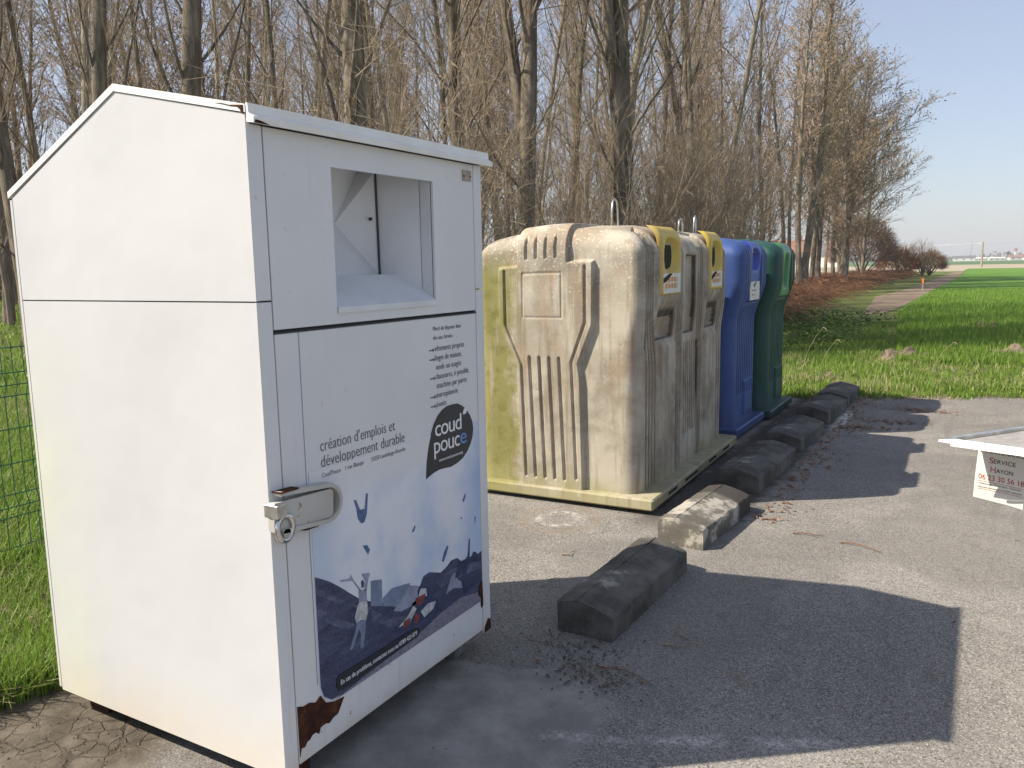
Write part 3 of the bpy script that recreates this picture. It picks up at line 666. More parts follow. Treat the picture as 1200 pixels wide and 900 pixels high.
def bin_body(name, L, DD, H, kick, mat, frontf, sidef, parent, zb=.10, rc=.12, rt=.13, a0=.05, a1=.05, b_up=.09, b_lo=.12, b_side_taper=.0, dome=.02, back=.06):
    """kick: z range of the overhang of the front. Local frame: x = -depth, y = along the front."""
    zs = np.concatenate([np.arange(zb, H-rt, .007), [H-rt]])
    th = np.linspace(0, pi/2, 16)[1:]
    rows = [(z, 0., 0., z) for z in zs] + [(H-rt+rt*sin(t), rt*(1-cos(t)), t, H-rt+rt*t) for t in th]
    Vs = []; CV = []
    # perimeter samples: near side (fine), front (fine), far side, back (coarse)
    na = max(30, int((L)/.0065)); nb = int(DD/.0055); NC = 9
    cap = None
    for (z, ins, tt, hh) in rows:
        k = sstep(np.array(z), kick[0], kick[1])
        bf = b_lo+(b_up-b_lo)*float(k); lo = 1-float(k)
        x_f = -(bf+ins); x_b = -(DD-back-ins); y_n = a0+ins+b_side_taper*lo; y_f = L-a1-ins-b_side_taper*lo
        r = max(rc+.03*lo-ins*.35, .02)
        P = []; Nn = []; S = []; Q = []
        # near side: from back to front, normal -y
        tx = np.linspace(x_b+r, x_f-r, nb); P.append(np.stack([tx, np.full(nb, y_n)], 1)); Nn.append(np.tile([0, -1.], (nb, 1))); S.append(np.zeros(nb)); Q.append(-tx)
        an = np.linspace(-pi/2, 0, NC+2)[1:-1]; P.append(np.stack([x_f-r+r*np.cos(an), y_n+r+r*np.sin(an)], 1)); Nn.append(np.stack([np.cos(an), np.sin(an)], 1)); S.append(np.full(NC, 9)); Q.append(np.zeros(NC))
        ty = np.linspace(y_n+r, y_f-r, na); P.append(np.stack([np.full(na, x_f), ty], 1)); Nn.append(np.tile([1., 0], (na, 1))); S.append(np.ones(na)); Q.append(ty)
        an = np.linspace(0, pi/2, NC+2)[1:-1]; P.append(np.stack([x_f-r+r*np.cos(an), y_f-r+r*np.sin(an)], 1)); Nn.append(np.stack([np.cos(an), np.sin(an)], 1)); S.append(np.full(NC, 9)); Q.append(np.zeros(NC))
        nb2 = nb//2; tx = np.linspace(x_f-r, x_b+r, nb2); P.append(np.stack([tx, np.full(nb2, y_f)], 1)); Nn.append(np.tile([0, 1.], (nb2, 1))); S.append(np.full(nb2, 2)); Q.append(-tx)
        an = np.linspace(pi/2, pi, 5)[1:-1]; P.append(np.stack([x_b+r+r*np.cos(an), y_f-r+r*np.sin(an)], 1)); Nn.append(np.stack([np.cos(an), np.sin(an)], 1)); S.append(np.full(3, 9)); Q.append(np.zeros(3))
        n4 = 24; ty = np.linspace(y_f-r, y_n+r, n4); P.append(np.stack([np.full(n4, x_b), ty], 1)); Nn.append(np.tile([-1., 0], (n4, 1))); S.append(np.full(n4, 3)); Q.append(ty)
        an = np.linspace(pi, 1.5*pi, 5)[1:-1]; P.append(np.stack([x_b+r+r*np.cos(an), y_n+r+r*np.sin(an)], 1)); Nn.append(np.stack([np.cos(an), np.sin(an)], 1)); S.append(np.full(3, 9)); Q.append(np.zeros(3))
        P = np.concatenate(P); Nn = np.concatenate(Nn); S = np.concatenate(S); Q = np.concatenate(Q)
        h = np.full(len(Q), hh); disp = np.zeros(len(Q))
        m = S == 1; disp[m] = frontf(Q[m], h[m], L)
        m = (S == 0) | (S == 2); disp[m] = sidef(Q[m], h[m])
        X = P[:, 0]+Nn[:, 0]*disp*cos(tt); Y = P[:, 1]+Nn[:, 1]*disp*cos(tt); Z = z+disp*sin(tt)
        Z = Z-dome*((-X-.62)/.58)**2*sstep(np.array(z), H-.42, H)
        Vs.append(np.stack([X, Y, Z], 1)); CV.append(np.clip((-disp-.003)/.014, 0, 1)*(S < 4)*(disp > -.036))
    m = len(Vs[0])
    last = Vs[-1]; c = last.mean(0); lastdisp = last[:, 2]-H
    for i, s in enumerate((.9, .78, .6, .4, .2)):
        V = c+(last-c)*s; V[:, 2] = H+.038*(1-s**2)-dome*((-V[:, 0]-.62)/.58)**2+(lastdisp+dome*((-last[:, 0]-.62)/.58)**2)*max(0, 1-(1-s)*2.2); Vs.append(V); CV.append(CV[-1]*0)
    V = np.concatenate(Vs); nr = len(Vs); CA = np.concatenate(CV)
    i = np.arange(nr-1)[:, None]*m; j = np.arange(m)[None]; j2 = (j+1) % m
    Fq = np.stack([i+j, i+j2, i+m+j2, i+m+j], -1).reshape(-1, 4)
    V = np.vstack([V, [[c[0], c[1], H+.04]]])
    e = (nr-1)*m; tri = np.stack([e+j[0], e+j2[0], np.full(m, len(V)-1), np.full(m, len(V)-1)], -1)
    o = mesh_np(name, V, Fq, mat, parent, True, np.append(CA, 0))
    mt = mesh_np('lid_centre', np.vstack([Vs[-1], V[-1:]]), np.stack([j[0], j2[0], np.full(m, m)], -1), mat, parent, True)
    return o

def kink(z, top, bot, z0=.98, z1=1.22):
    return bot+(top-bot)*sstep(z, z0, z1)

def side_relief(b, z):
    # raised vase-shaped panel with column running over the top
    d = np.zeros(b.shape)
    column = poly_sd(b, z, [(.57,1.50),(.92,1.50),(.92,2.6),(.57,2.6)])
    vase = poly_sd(b, z, [(.40,1.535),(1.058,1.51),(1.058,1.135),(.93,.90),(.905,.0),(.468,.0),(.485,.80),(.50,.90),(.404,1.145)])
    sd = np.minimum(column, vase)
    d += .032*(1-sstep(sd, -.007, .007))
    for pl in ([(1.01,1.486),(1.008,1.136),(.895,.885),(.872,.16)], [(.452,1.50),(.452,1.156),(.545,.91),(.515,.17)]):
        d += groove(b, z, pl, .0075, .014)
    for i in range(4):
        t = i/3; x0 = .837+(.630-.837)*t; x1 = .803+(.596-.803)*t
        d += groove(b, z, [(x0,.93),(x1,.158)], .0085, .016)
        x = .852+(.648-.852)*t; d += groove(b, z, [(x,1.665),(x,1.56)], .008, .016)
    sq = np.abs(poly_sd(b, z, [(.611,1.185),(.88,1.185),(.88,1.462),(.611,1.462)]))
    d -= .006*(1-sstep(sq, .002, .008))
    return d
def recess(y, z, y0, y1, z0, z1, dep, soft=.012):
    return -dep*(1-sstep(poly_sd(y, z, [(y0,z0),(y1,z0),(y1,z1),(y0,z1)]), -soft, soft))
def front_beige(y, z, L):
    d = np.zeros(y.shape)
    G = [(.135,.20),(.175,.255),(.215,.31),(.255,.365)]
    for t, bt in G:
        x = kink(z, t, bt, .85, 1.22); d += -.032*(1-sstep(np.abs(y-x), .009, .018))
    for t, bt in ((.765,.80),(.81,.845),(.855,.89),(1.235,1.285),(1.285,1.33),(1.335,1.38),(1.82,1.79),(1.875,1.85),(1.93,1.91)):
        x = kink(z, t, bt, .85, 1.22); d += -.030*(1-sstep(np.abs(y-x), .009, .018))
    for y0, y1, k0, k1 in ((.29,.72,.42,.72),(1.41,1.78,1.44,1.74)):
        # proud aperture column above, scooped pocket beneath, bulging lower panel
        up = (1-sstep(np.abs(y-(y0+y1)/2), (y1-y0)/2-.012, (y1-y0)/2+.004))*sstep(z, 1.16, 1.32)
        d += .022*up
        pk = (1-sstep(np.abs(y-(y0+y1)/2-.02), (y1-y0)/2-.05, (y1-y0)/2-.02))*sstep(z, 1.02, 1.05)*(1-sstep(z, 1.06, 1.30))
        d -= .065*pk
        lo = (1-sstep(np.abs(y-(k0+k1)/2), (k1-k0)/2-.015, (k1-k0)/2+.01))*(1-sstep(z, .97, 1.03))
        d += .024*lo
    for y0, y1 in ((.325,.685),(1.445,1.745)): d += recess(y, z, y0, y1, 1.33, 1.66, .13, .006)
    d += recess(y, z, .93, 1.19, 1.03, 1.60, .045)
    for i in range(8):
        x = .97+i*.048+(.9-z)*.03; d += -.028*(1-sstep(np.abs(y-x), .007, .016))*sstep(z, .30, .32)*(1-sstep(z, .95, .97))
    return d
def front_small(y, z, L):
    d = np.zeros(y.shape); c = L/2
    for i in range(13):
        t = (i-6)*.055; top = c+t*1.28; bot = c+t*1.15; x = kink(z, top, bot, .85, 1.25)
        g = -.026*(1-sstep(np.abs(y-x), .007, .017)); g = g*sstep(z, .34, .37)
        if abs(i-6) <= 3: g = g*(1-sstep(z, 1.10, 1.14))
        d += g
    d += recess(y, z, c-.19, c+.19, 1.16, 1.66, .020, .006)+recess(y, z, c-.165, c+.165, 1.19, 1.60, .11, .006)
    d += .02*(1-sstep(poly_sd(y, z, [(c-.06,.16),(c+.24,.16),(c+.24,.46),(c-.06,.46)]), -.006, .006))
    return d

def hook(parent, x, y, z, h=.12, w=.10):
    o = MB().tube([(x-.004,y-w/2,z-.04),(x,y-w/2,z+h*.6),(x,y-w*.35,z+h*.9),(x,y,z+h),(x,y+w*.35,z+h*.9),(x,y+w/2,z+h*.6),(x+.004,y+w/2,z-.04)], .007, 8).build('lifting_hook', STEEL, parent, True)
    return o
def base_flange(parent, L, DD, mat, slots):
    m = MB(); m.box(-DD,0,.028,0,L,.100,.010); o = m.build('base', mat, parent)
    for y0, y1 in slots:
        MB().box(-.010,y0,.056,.0015,y1,.076).build('base_slot', HOLE, o)
    m = MB()
    for x in (-DD+.25, -.22): m.box(x-.05,.06,.001,x+.05,L-.06,.030)
    m.build('skid', CORE, parent)
def insert(parent, y0, y1, z0, z1, xf, mat, hole_mat, sticker, rt=.13, H=1.72, ap=None, tilt=0.):
    """aperture frame plate with a real oval opening and a rim; follows the rounded top"""
    # profile (x,z) from bottom to over the top edge
    prof = [(xf, z0)] + [(xf, z) for z in np.linspace(z0, H-rt, 8)[1:]] + [(xf-rt*(1-cos(t)), H-rt+rt*sin(t)) for t in np.linspace(0, pi/2*.72, 7)[1:]]
    prof = [(x+tilt*(z-z0), z) for x, z in prof]
    yc, zc, ry, rz = ap
    # grid with hole: build plate as polygon ring by rows, skipping cells in the opening, depth walls added
    ny, nz = 36, 44; s = np.linspace(0, 1, nz); pl = np.array(prof); seg = np.r_[0, np.cumsum(np.hypot(*(np.diff(pl, axis=0).T)))]; seg /= seg[-1]
    PX = np.interp(s, seg, pl[:, 0]); PZ = np.interp(s, seg, pl[:, 1]); YY = np.linspace(y0, y1, ny)
    V = []; 
    for i in range(nz):
        for j in range(ny):
            y = YY[j]; u = abs((y-yc)/ry)**3+abs((PZ[i]-zc)/rz)**3
            q = u**(1/3.); dep = .048*(1-min(1, max(0, (q-.70)/.32)))  # funnel into the opening
            edge = min(j, ny-1-j, i, nz-1-i); e = .012 if edge > 0 else -.02
            V.append((PX[i]+e-dep, y, PZ[i]))
    V = np.array(V); Fq = [(i*ny+j, i*ny+j+1, (i+1)*ny+j+1, (i+1)*ny+j) for i in range(nz-1) for j in range(ny-1)]
    o = mesh_np('aperture_frame', V, Fq, mat, parent, True)
    # dark opening inside the funnel
    m = MB(); pts = []
    for k in range(28):
        a = 2*pi*k/28; cx, sx = cos(a), sin(a); e = (abs(cx)**3+abs(sx)**3)**(-1/3.); pts.append((yc+ry*.72*e*cx, zc+rz*.72*e*sx))
    xo = xf+tilt*(zc-z0)
    m.prism(pts, xo-.045, xo-.030, 'x'); m.build('aperture', hole_mat, o)
    if sticker:
        sy0, sy1, sz0, sz1 = sticker; xs = xf+.0125+tilt*(sz1-z0)
        st = MB().prism([(sy0,sz0),(sy1,sz0),(sy1,sz1),(sy0,sz1)], xs-.002, xs+.002, 'x').build('sticker', STICK, o)
        return o, st, xs
    return o, None, 0

def beige_bin():
    t = empty('recycling_bin', (-.02,3.006,0), radians(1.2), 'wide weathered beige recycling container with two yellow slots and green algae', 'recycling bin', 'recycling containers in a row')
    L, DD, H = 2.10, 1.23, 1.735
    base_flange(t, L, DD, BEIGE, ((.30,.48),(.66,.95),(1.25,1.45),(1.66,1.84)))
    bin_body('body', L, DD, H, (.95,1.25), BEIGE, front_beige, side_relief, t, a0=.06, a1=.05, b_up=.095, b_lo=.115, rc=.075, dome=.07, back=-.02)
    for y0, y1, ap, st in ((.305,.705,(.515,1.555,.155,.115),(.335,.685,1.322,1.445)), (1.425,1.765,(1.595,1.555,.135,.115),(1.445,1.745,1.332,1.445))):
        o, s, xs = insert(t, y0, y1, 1.305, 1.75, -.095+.024, YEL, HOLE, st, ap=ap, H=H+.02)
        m = MB(); w = st[1]-st[0]
        for i in range(4):
            for j in range(2): m.box(xs+.002,st[0]+w*(.10+.17*i),st[2]+.030+j*.040,xs+.003,st[0]+w*(.10+.17*i)+w*.12,st[2]+.060+j*.040)
        m.build('pictogram', ORANGE_INK, s)
        MB().box(xs+.002,st[0]+w*.78,st[2]+.03,xs+.003,st[0]+w*.80,st[2]+.10).build('printed_line', GREY_INK, s)
        MB().prism([(st[0],st[3]-.03),(st[0]+w*.35,st[3]),(st[0]+w*.5,st[3]-.004),(st[0]+w*.2,st[3]-.045),(st[0],st[3]-.06)], xs+.0021, xs+.0035, 'x').build('torn_patch', HOLE, s)
    hook(t, -.62, .95, H+.03, .20, .11)
    hook(t, -.42, 1.85, H+.02, .10)
    return t
beige_bin()
def small_bin(loc, mat, imat, label, hole, sticker, rz=0., L=1.0, hk=True, tilt=.16):
    t = empty('recycling_bin', loc, rz, label, 'recycling bin', 'recycling containers in a row')
    DD, H = 1.15, 1.70
    base_flange(t, L, DD, mat, ())
    bin_body('body', L, DD, H, (.98,1.36), mat, front_small, side_relief, t, a0=.05, a1=.05, b_up=-.015, b_lo=.075, rc=.10, b_side_taper=.02)
    c = L/2
    o, s, xs = insert(t, c-.185, c+.185, 1.17, 1.66, -.02 if tilt else .012, imat, hole[1], sticker, ap=hole[0], H=H+.005, tilt=tilt*.25)
    if s:
        m = MB(); m.box(xs+.002,c-.10,1.22,xs+.003,c-.02,1.23); m.box(xs+.002,c-.10,1.26,xs+.003,c+.05,1.268); m.prism([(c-.02,1.285),(c+.06,1.33),(c+.04,1.34),(c-.06,1.31)], xs+.002, xs+.003, 'x'); m.build('printed_line', GREY_INK, s)
    if hk: hook(t, -.50, .35, H+.02, .20, .06)
    return t
small_bin((-.115,5.30,0), BLUE, BRBLUE, 'blue recycling container between the beige and the dark green containers', ((.5,1.53,.13,.10), BRBLUE), (.33,.67,1.18,1.34))
small_bin((-.06,6.33,0), GREEN, BRGREEN, 'dark green glass recycling container at the far end of the row', ((.49,1.42,.10,.17), HOLE), None, L=.99, hk=False)

# ------------------------------------------------------------------ concrete wheel-stop blocks
def block(L, mat, seed, w=.255):
    r = np.random.default_rng(seed)
    ny = 26
    prof = [(0,0),(.0,.128),(.004,.133),(w*.36,.151),(w*.37,.145),(w*.385,.151),(w*.6,.138),(w*.8,.124),(w-.006,.106),(w,.099),(w,0)]
    n = len(prof); V = []
    for i in range(ny):
        t = i/(ny-1)
        for k, (x, z) in enumerate(prof):
            e = .003*(1 if i in (0, ny-1) and 0 < k < n-1 else 0)
            q = r.normal(0, .0009, 3)
            if r.random() < .06 and 1 < k < n-2: q = q-np.array([0,0,r.uniform(.002,.007)])
            V.append((x+q[0]+(.004 if k == 0 else 0), t*L+q[1], max(0.001, z-e*.6+(q[2] if z > 0 else 0))))
    Fq = [(i*n+k, (i+1)*n+k, (i+1)*n+k+1, i*n+k+1) for i in range(ny-1) for k in range(n-1)]
    me = MB(); me.add(V, Fq+[tuple(range(n)), tuple((ny-1)*n+k for k in range(n))])
    o = me.build('kerb_block', mat); return o
lab = ['dark concrete kerb block nearest the camera, alone in front of the white container', 'pale dirty concrete kerb block with white stains and bin shadow painted over its far end',
  'dark concrete kerb block with pale smear, beside the far corner of the beige container', 'dark concrete kerb block in front of the blue container',
  'dark concrete kerb block beside the dark green container with white paint spatter along it', 'last concrete kerb block against the grass edge']
for i, (x, y, L, a, z) in enumerate([(.165,1.365,.89,-1.2,0),(.160,2.585,.80,-3.5,0),(.135,3.80,1.02,-2,0),(.155,5.12,.86,-2,0),(.15,6.46,.86,-3,0),(.175,7.45,.88,0,0)]):
    o = block(L, CONC2 if i == 1 else CONC, i, [.25,.26,.29,.29,.29,.30][i]); o.location = (x, y, z); o.rotation_euler = (0, 0, radians(a))
    tagit(o, lab[i], 'kerb block', 'concrete blocks in a line before the bins')

# ------------------------------------------------------------------ tail lift platform with hanging card
def tail_lift():
    t = empty('tail_lift', (1.523,1.544,0), 0, 'corner of a white aluminium lorry tail lift platform held above the asphalt', 'tail lift')
    ex = Vector((.945,-.327,0)); ey = Vector((.58,.815,0)); z1 = .90
    def P(a, b, z): v = ex*a+ey*b; return (v.x, v.y, z)
    def slab(a0, a1, b0, b1, za, zb):
        m = MB(); v = [P(a0,b0,za),P(a1,b0,za),P(a1,b1,za),P(a0,b1,za),P(a0,b0,zb),P(a1,b0,zb),P(a1,b1,zb),P(a0,b1,zb)]
        m.add(v, [(0,3,2,1),(4,5,6,7),(0,1,5,4),(1,2,6,5),(2,3,7,6),(3,0,4,7)]); return m
    A = 1.2; B = .62
    DECK = simple('deck_aluminium', (.36,.34,.31), .5, .2, .15, 30); RIM = simple('rim_aluminium', (.80,.81,.82), .35, .1, .06, 6)
    slab(.028, A, .036, B-.02, z1-.018, z1-.006).build('deck', DECK, t)
    m = MB(); v = [P(0,0,z1-.008),P(A,0,z1-.012),P(A,.035,z1-.006),P(.03,.035,z1-.004), P(0,0,z1),P(A,0,z1),P(A,.035,z1+.004),P(.03,.035,z1+.003)]
    m.add(v, [(0,3,2,1),(4,5,6,7),(0,1,5,4),(1,2,6,5),(2,3,7,6),(3,0,4,7)]); m.build('front_rim', RIM, t)
    slab(.04, A, -.004, 0, z1-.016, z1-.009).build('lower_lip', RIM, t)
    slab(-.0, .024, .037, B, z1-.010, z1+.004).build('side_rim', STEEL, t)
    slab(.0, A, B+.001, B+.03, z1-.03, z1+.004).build('rear_rim', STEEL, t)
    for b in (.12, .50):
        m = MB(); m.tube([P(.60,b,z1-.02), P(.85,b,.45), P(1.0,b,.01)], .025, 8); m.build('lift_arm', STEEL, t)
    # card
    c = empty('hanging_card', (0,0,0), 0, 'small white service card with red and black print hanging under the tail lift', 'card')
    c.location = (1.523+ex.x*.006+ey.x*.20, 1.544+ex.y*.006+ey.y*.20, z1-.019)
    c.rotation_euler = (radians(0), 0, math.atan2(ex.y, ex.x))
    Wd, Hh = .158, .205
    def bend(x, z):    # slight curl towards the lower right
        return -.010*math.sin(max(0, -z)/Hh*2.2) - .016*max(0, (x/Wd-.55))**2*4*(-z/Hh)
    nx, nz = 14, 16; V = []; 
    for i in range(nz+1):
        for j in range(nx+1):
            x = Wd*j/nx-.008*(i/nz); z = -Hh*i/nz-.006*(i/nz)*(1-j/nx)*0 - .012*(j/nx)*(i/nz); V.append((x, bend(x, z), z))
    V2 = [(x, y+.0012, z) for x, y, z in V]; n1 = nx+1; F1 = [(i*n1+j, i*n1+j+1, (i+1)*n1+j+1, (i+1)*n1+j) for i in range(nz) for j in range(nx)]
    k = len(V); F2 = [tuple(k+q for q in reversed(f)) for f in F1]
    CARD = simple('card_plastic', (.72,.68,.60), .4, var=.04, scale=12)
    m = MB(); m.add(V+V2, F1+F2); m.build('sheet', CARD, c, True)
    def ct(s, x, z, wd, size, mat, tall=1., spacing=1.):
        o = text('lettering', s, 0, 0, wd, size, mat, c, axis='z', tall=tall, spacing=spacing, thick=.0001)
        me = o.data; n = len(me.vertices); co = np.zeros(n*3, np.float32); me.vertices.foreach_get('co', co); co = co.reshape(-1, 3)
        out = []
        for px, py, pz in co:
            X = x+px; Zz = z+py-(x+px)/Wd*.004; out.append((X, bend(X, Zz)-.0010-pz, Zz))
        me.vertices.foreach_set('co', np.array(out, np.float32).ravel()); me.update()
    ct('M', .006, -.043, .018, .022, RED_INK); ct('AINTENANCE', .025, -.043, .122, .018, DARK_INK)
    ct('S', .036, -.076, .013, .029, RED_INK); ct('ERVICE', .050, -.075, .068, .021, DARK_INK)
    ct('H', .042, -.107, .016, .029, RED_INK); ct('AYON', .060, -.106, .052, .021, DARK_INK)
    ct('06 23 30 56 18', .006, -.136, .142, .027, RED_INK)
    ct('Dépannage - Réparation - Entretien', .010, -.153, .130, .009, GREY_INK)
    ct('Hayons élévateurs toutes marques', .006, -.166, .138, .009, GREY_INK)
    for z in (-.143, -.171):
        pts = []
        for j in range(15):
            x = .004+.146*j/14; pts.append((x, z-x/Wd*.006))
        m = MB()
        for (xa, za), (xb, zb) in zip(pts[:-1], pts[1:]):
            m.add([(xa, bend(xa, za)-.0011, za), (xb, bend(xb, zb)-.0011, zb), (xb, bend(xb, zb)-.0011, zb+.0012), (xa, bend(xa, za)-.0011, za+.0012)], [(0,1,2,3)])
        m.build('rule_line', RED_INK, c)
tail_lift()

# ------------------------------------------------------------------ green wire fence
def fence():
    t = empty('wire_fence', (-2.68,0,0), 0, 'low green welded wire fence standing in the grass beside the white container', 'fence')
    G = simple('fence_green', (.01,.09,.055), .45, var=.1)
    y0, y1, H = -1.0, 4.0, 1.17
    A = []; B = []
    tb = TB()
    n = int((y1-y0)/.055)
    for i in range(n+1):
        y = y0+i*.055; pts = [(0, y, .03)]
        for zf in (.32, .95): pts += [(0, y, zf-.06), (.028, y, zf), (0, y, zf+.06)]
        pts += [(0, y, H)]; tb.tube(pts, np.full(len(pts), .0026), 4)
    for z, x in [(.10,0),(.26,0),(.32,.028),(.38,0),(.54,0),(.72,0),(.89,0),(.95,.028),(1.01,0),(1.14,0)]:
        tb.tube([(x, y0, z), (x, (y0+y1)/2, z), (x, y1, z)], np.full(3, .0032), 4)
    tb.build('mesh_panel', G, t)
    for y in (-1.0, 1.5, 4.0): MB().box(-.06,y-.025,0,-.01,y+.025,H+.05,.004).build('fence_post', G, t)
fence()

# ------------------------------------------------------------------ trees
def make_tree(name, H, r0, seed, zb, nl, lean=(0,0), twig_r=.004, buds=.4, fork=None, limb_len=.26, sub_d=.36, tw_d=.14, bark=BARK, elev=(42,68), dens=1., round_=False):
    r = np.random.default_rng(seed)
    t = empty(name, (0,0,0)); tr = TB(); cr = TB()
    def trunk_path(base, d, h, r_, n=14):
        P = [np.array(base, float)]; dd = np.array(d, float)
        for i in range(n):
            dd = dd+r.normal(0, .035, 3)*np.array([1, 1, 0]); dd[2] = 1.; dd[:2] *= .96
            P.append(P[-1]+dd/np.linalg.norm(dd)*h/n)
        P = np.array(P); s = np.linspace(0, 1, n+1); R = r_*((1-s)**.85*.95+.05)
        if base[2] == 0: R[0] *= 1.25
        return P, R
    stems = [trunk_path((0,0,0), (lean[0], lean[1], 1), H, r0)]
    if fork:
        for zf, dx, dy, hf in fork:
            P, R = stems[0]; i = int(zf/H*14); stems.append(trunk_path(tuple(P[i]), (dx, dy, 1), H*hf-zf*.4, R[i]*.72))
    twA = []; twB = []; twv = []; budP = []
    for P, R in stems:
        tr.tube(P, R, 10, .4)
        hs = P[:, 2]; n = int(nl*dens*(hs[-1]-max(zb, hs[0]))/H)
        az = r.uniform(0, 6.28)
        for k in range(n):
            z = max(zb, hs[0]+.6)+(hs[-1]*.97-max(zb, hs[0]+.6))*((k+r.uniform(0, .8))/n)**.9
            i = np.searchsorted(hs, z)-1; f = (z-hs[i])/(hs[i+1]-hs[i]+1e-9); p = P[i]+(P[i+1]-P[i])*f; rr = R[i]+(R[i+1]-R[i])*f
            tt = z/H; az += 2.4+r.normal(0, .5); Lb = (limb_len*H*(1-tt)**.75+.7)*r.uniform(.55, 1.15)
            if round_: Lb = limb_len*H*max(.12, math.sin(pi*min(.97, .12+tt*.90)))**.8*r.uniform(.7, 1.15)
            if z < zb+2.5: Lb *= r.uniform(.4, .8)
            el = radians(r.uniform(*elev)+10*tt); d = np.array([cos(az)*cos(el), sin(az)*cos(el), sin(el)])
            m = 6; Q = [p]; dd = d.copy()
            for q in range(m):
                dd = dd+r.normal(0, .09, 3)+np.array([0, 0, .07]); dd /= np.linalg.norm(dd); Q.append(Q[-1]+dd*Lb/m)
            Q = np.array(Q); rb = min(rr*.30, .006+Lb*.0078); RR = rb*(1-np.linspace(0, .85, m+1)); tr.tube(Q, RR, 5, .5)
            ns = max(2, int(Lb/sub_d*dens))
            for q in range(ns):
                u = (q+r.uniform(.3, 1))/ns*m*.97; a = min(int(u), m-1); s = Q[a]+(Q[a+1]-Q[a])*(u-a)
                td = Q[a+1]-Q[a]; td /= np.linalg.norm(td); sd = r.normal(0, 1, 3); sd -= td*(sd@td); sd /= np.linalg.norm(sd)
                Ls = (.35*Lb*(1-u/m)+.45)*r.uniform(.6, 1.2); dv = td*.75+sd*.65+np.array([0, 0, .15]); dv /= np.linalg.norm(dv)
                mid = s+dv*Ls*.5+r.normal(0, .05, 3)*Ls; dv2 = dv+np.array([0, 0, .2])+r.normal(0, .15, 3); dv2 /= np.linalg.norm(dv2); end = mid+dv2*Ls*.5
                cr.tube(np.array([s, mid, end]), np.array([max(.25*rb, twig_r*1.7), twig_r*1.5, twig_r]), 4, r.uniform(.1, .8))
                nt = max(2, int(Ls/tw_d*dens)); uu = r.uniform(.15, 1., nt)[:, None]
                st = np.where(uu < .5, s+(mid-s)*uu*2, mid+(end-mid)*(uu-.5)*2)
                dr = dv[None]*.8+r.normal(0, .5, (nt, 3))+np.array([0, 0, .25]); dr /= np.linalg.norm(dr, axis=1)[:, None]
                en = st+dr*(r.uniform(.25, .75, nt)[:, None])
                twA.append(st); twB.append(en); twv.append(r.uniform(0, 1, nt))
                if r.random() < buds: budP.append(en); budP.append(st+(en-st)*.6)
    A = np.concatenate(twA); B = np.concatenate(twB); v = np.concatenate(twv)
    cr.twigs(A, B, twig_r, twig_r*.55, v)
    a = tr.build('trunk', bark, t); b = cr.build('crown', TWIG, t)
    if budP and buds > 0:
        C = np.concatenate(budP); m = len(C); sz = twig_r*4.5
        off = r.normal(0, sz, (m, 4, 3))*.9
        mesh_np('catkins', (C[:, None]+off).reshape(-1, 3), np.arange(m*4).reshape(-1, 4), BUDS, t, False, np.repeat(r.uniform(0, 1, m), 4))  # reddish buds and catkins along the twigs, as small loose quads
    return t
GRP = 'bare trees of the poplar wood'
protos_near = [make_tree('tree', 19, .17, 11, 1.6, 42, twig_r=.0032, buds=.15), make_tree('tree', 18, .10, 12, 2.4, 37, twig_r=.0032, buds=.15, lean=(.03,.0)),
               make_tree('tree', 20, .16, 13, 1.8, 37, twig_r=.0035, buds=.15, fork=[(4.2,.22,.05,.85)]), make_tree('tree', 17, .085, 14, 1.2, 37, twig_r=.0032, buds=.15, bark=BARK2),
               make_tree('tree', 19, .15, 15, 2.0, 40, twig_r=.0035, buds=.15, fork=[(3.0,-.15,.1,.9),(5.0,.2,-.1,.8)])]
protos_far = [make_tree('tree', 20, .19, 21, 2.5, 44, twig_r=.009, buds=.85, limb_len=.25, sub_d=.36), make_tree('tree', 18, .17, 22, 2.0, 42, twig_r=.009, buds=.85, limb_len=.27, fork=[(2.2,.12,.1,.9)]),
              make_tree('tree', 16, .15, 23, 1.5, 44, twig_r=.009, buds=.8, limb_len=.36, elev=(28,58), round_=True, dens=1.15), make_tree('tree', 19, .15, 24, 3, 40, twig_r=.009, buds=.85, limb_len=.22)]
for p in protos_near+protos_far: p.location = (0, 0, 0)
used = {}
def place(proto, x, y, rz, s, label, tilt=(0,0), w=1.):
    if id(proto) not in used:
        used[id(proto)] = 1; o = proto; o.location = (x, y, -.01); o.rotation_euler = (tilt[0], tilt[1], rz); o.scale = (w, w, s)
    else: o = copy_tree(proto, (x, y, -.01), scale=(w, w, s), rot=(tilt[0], tilt[1], rz))
    return tagit(o, label, 'tree', GRP)
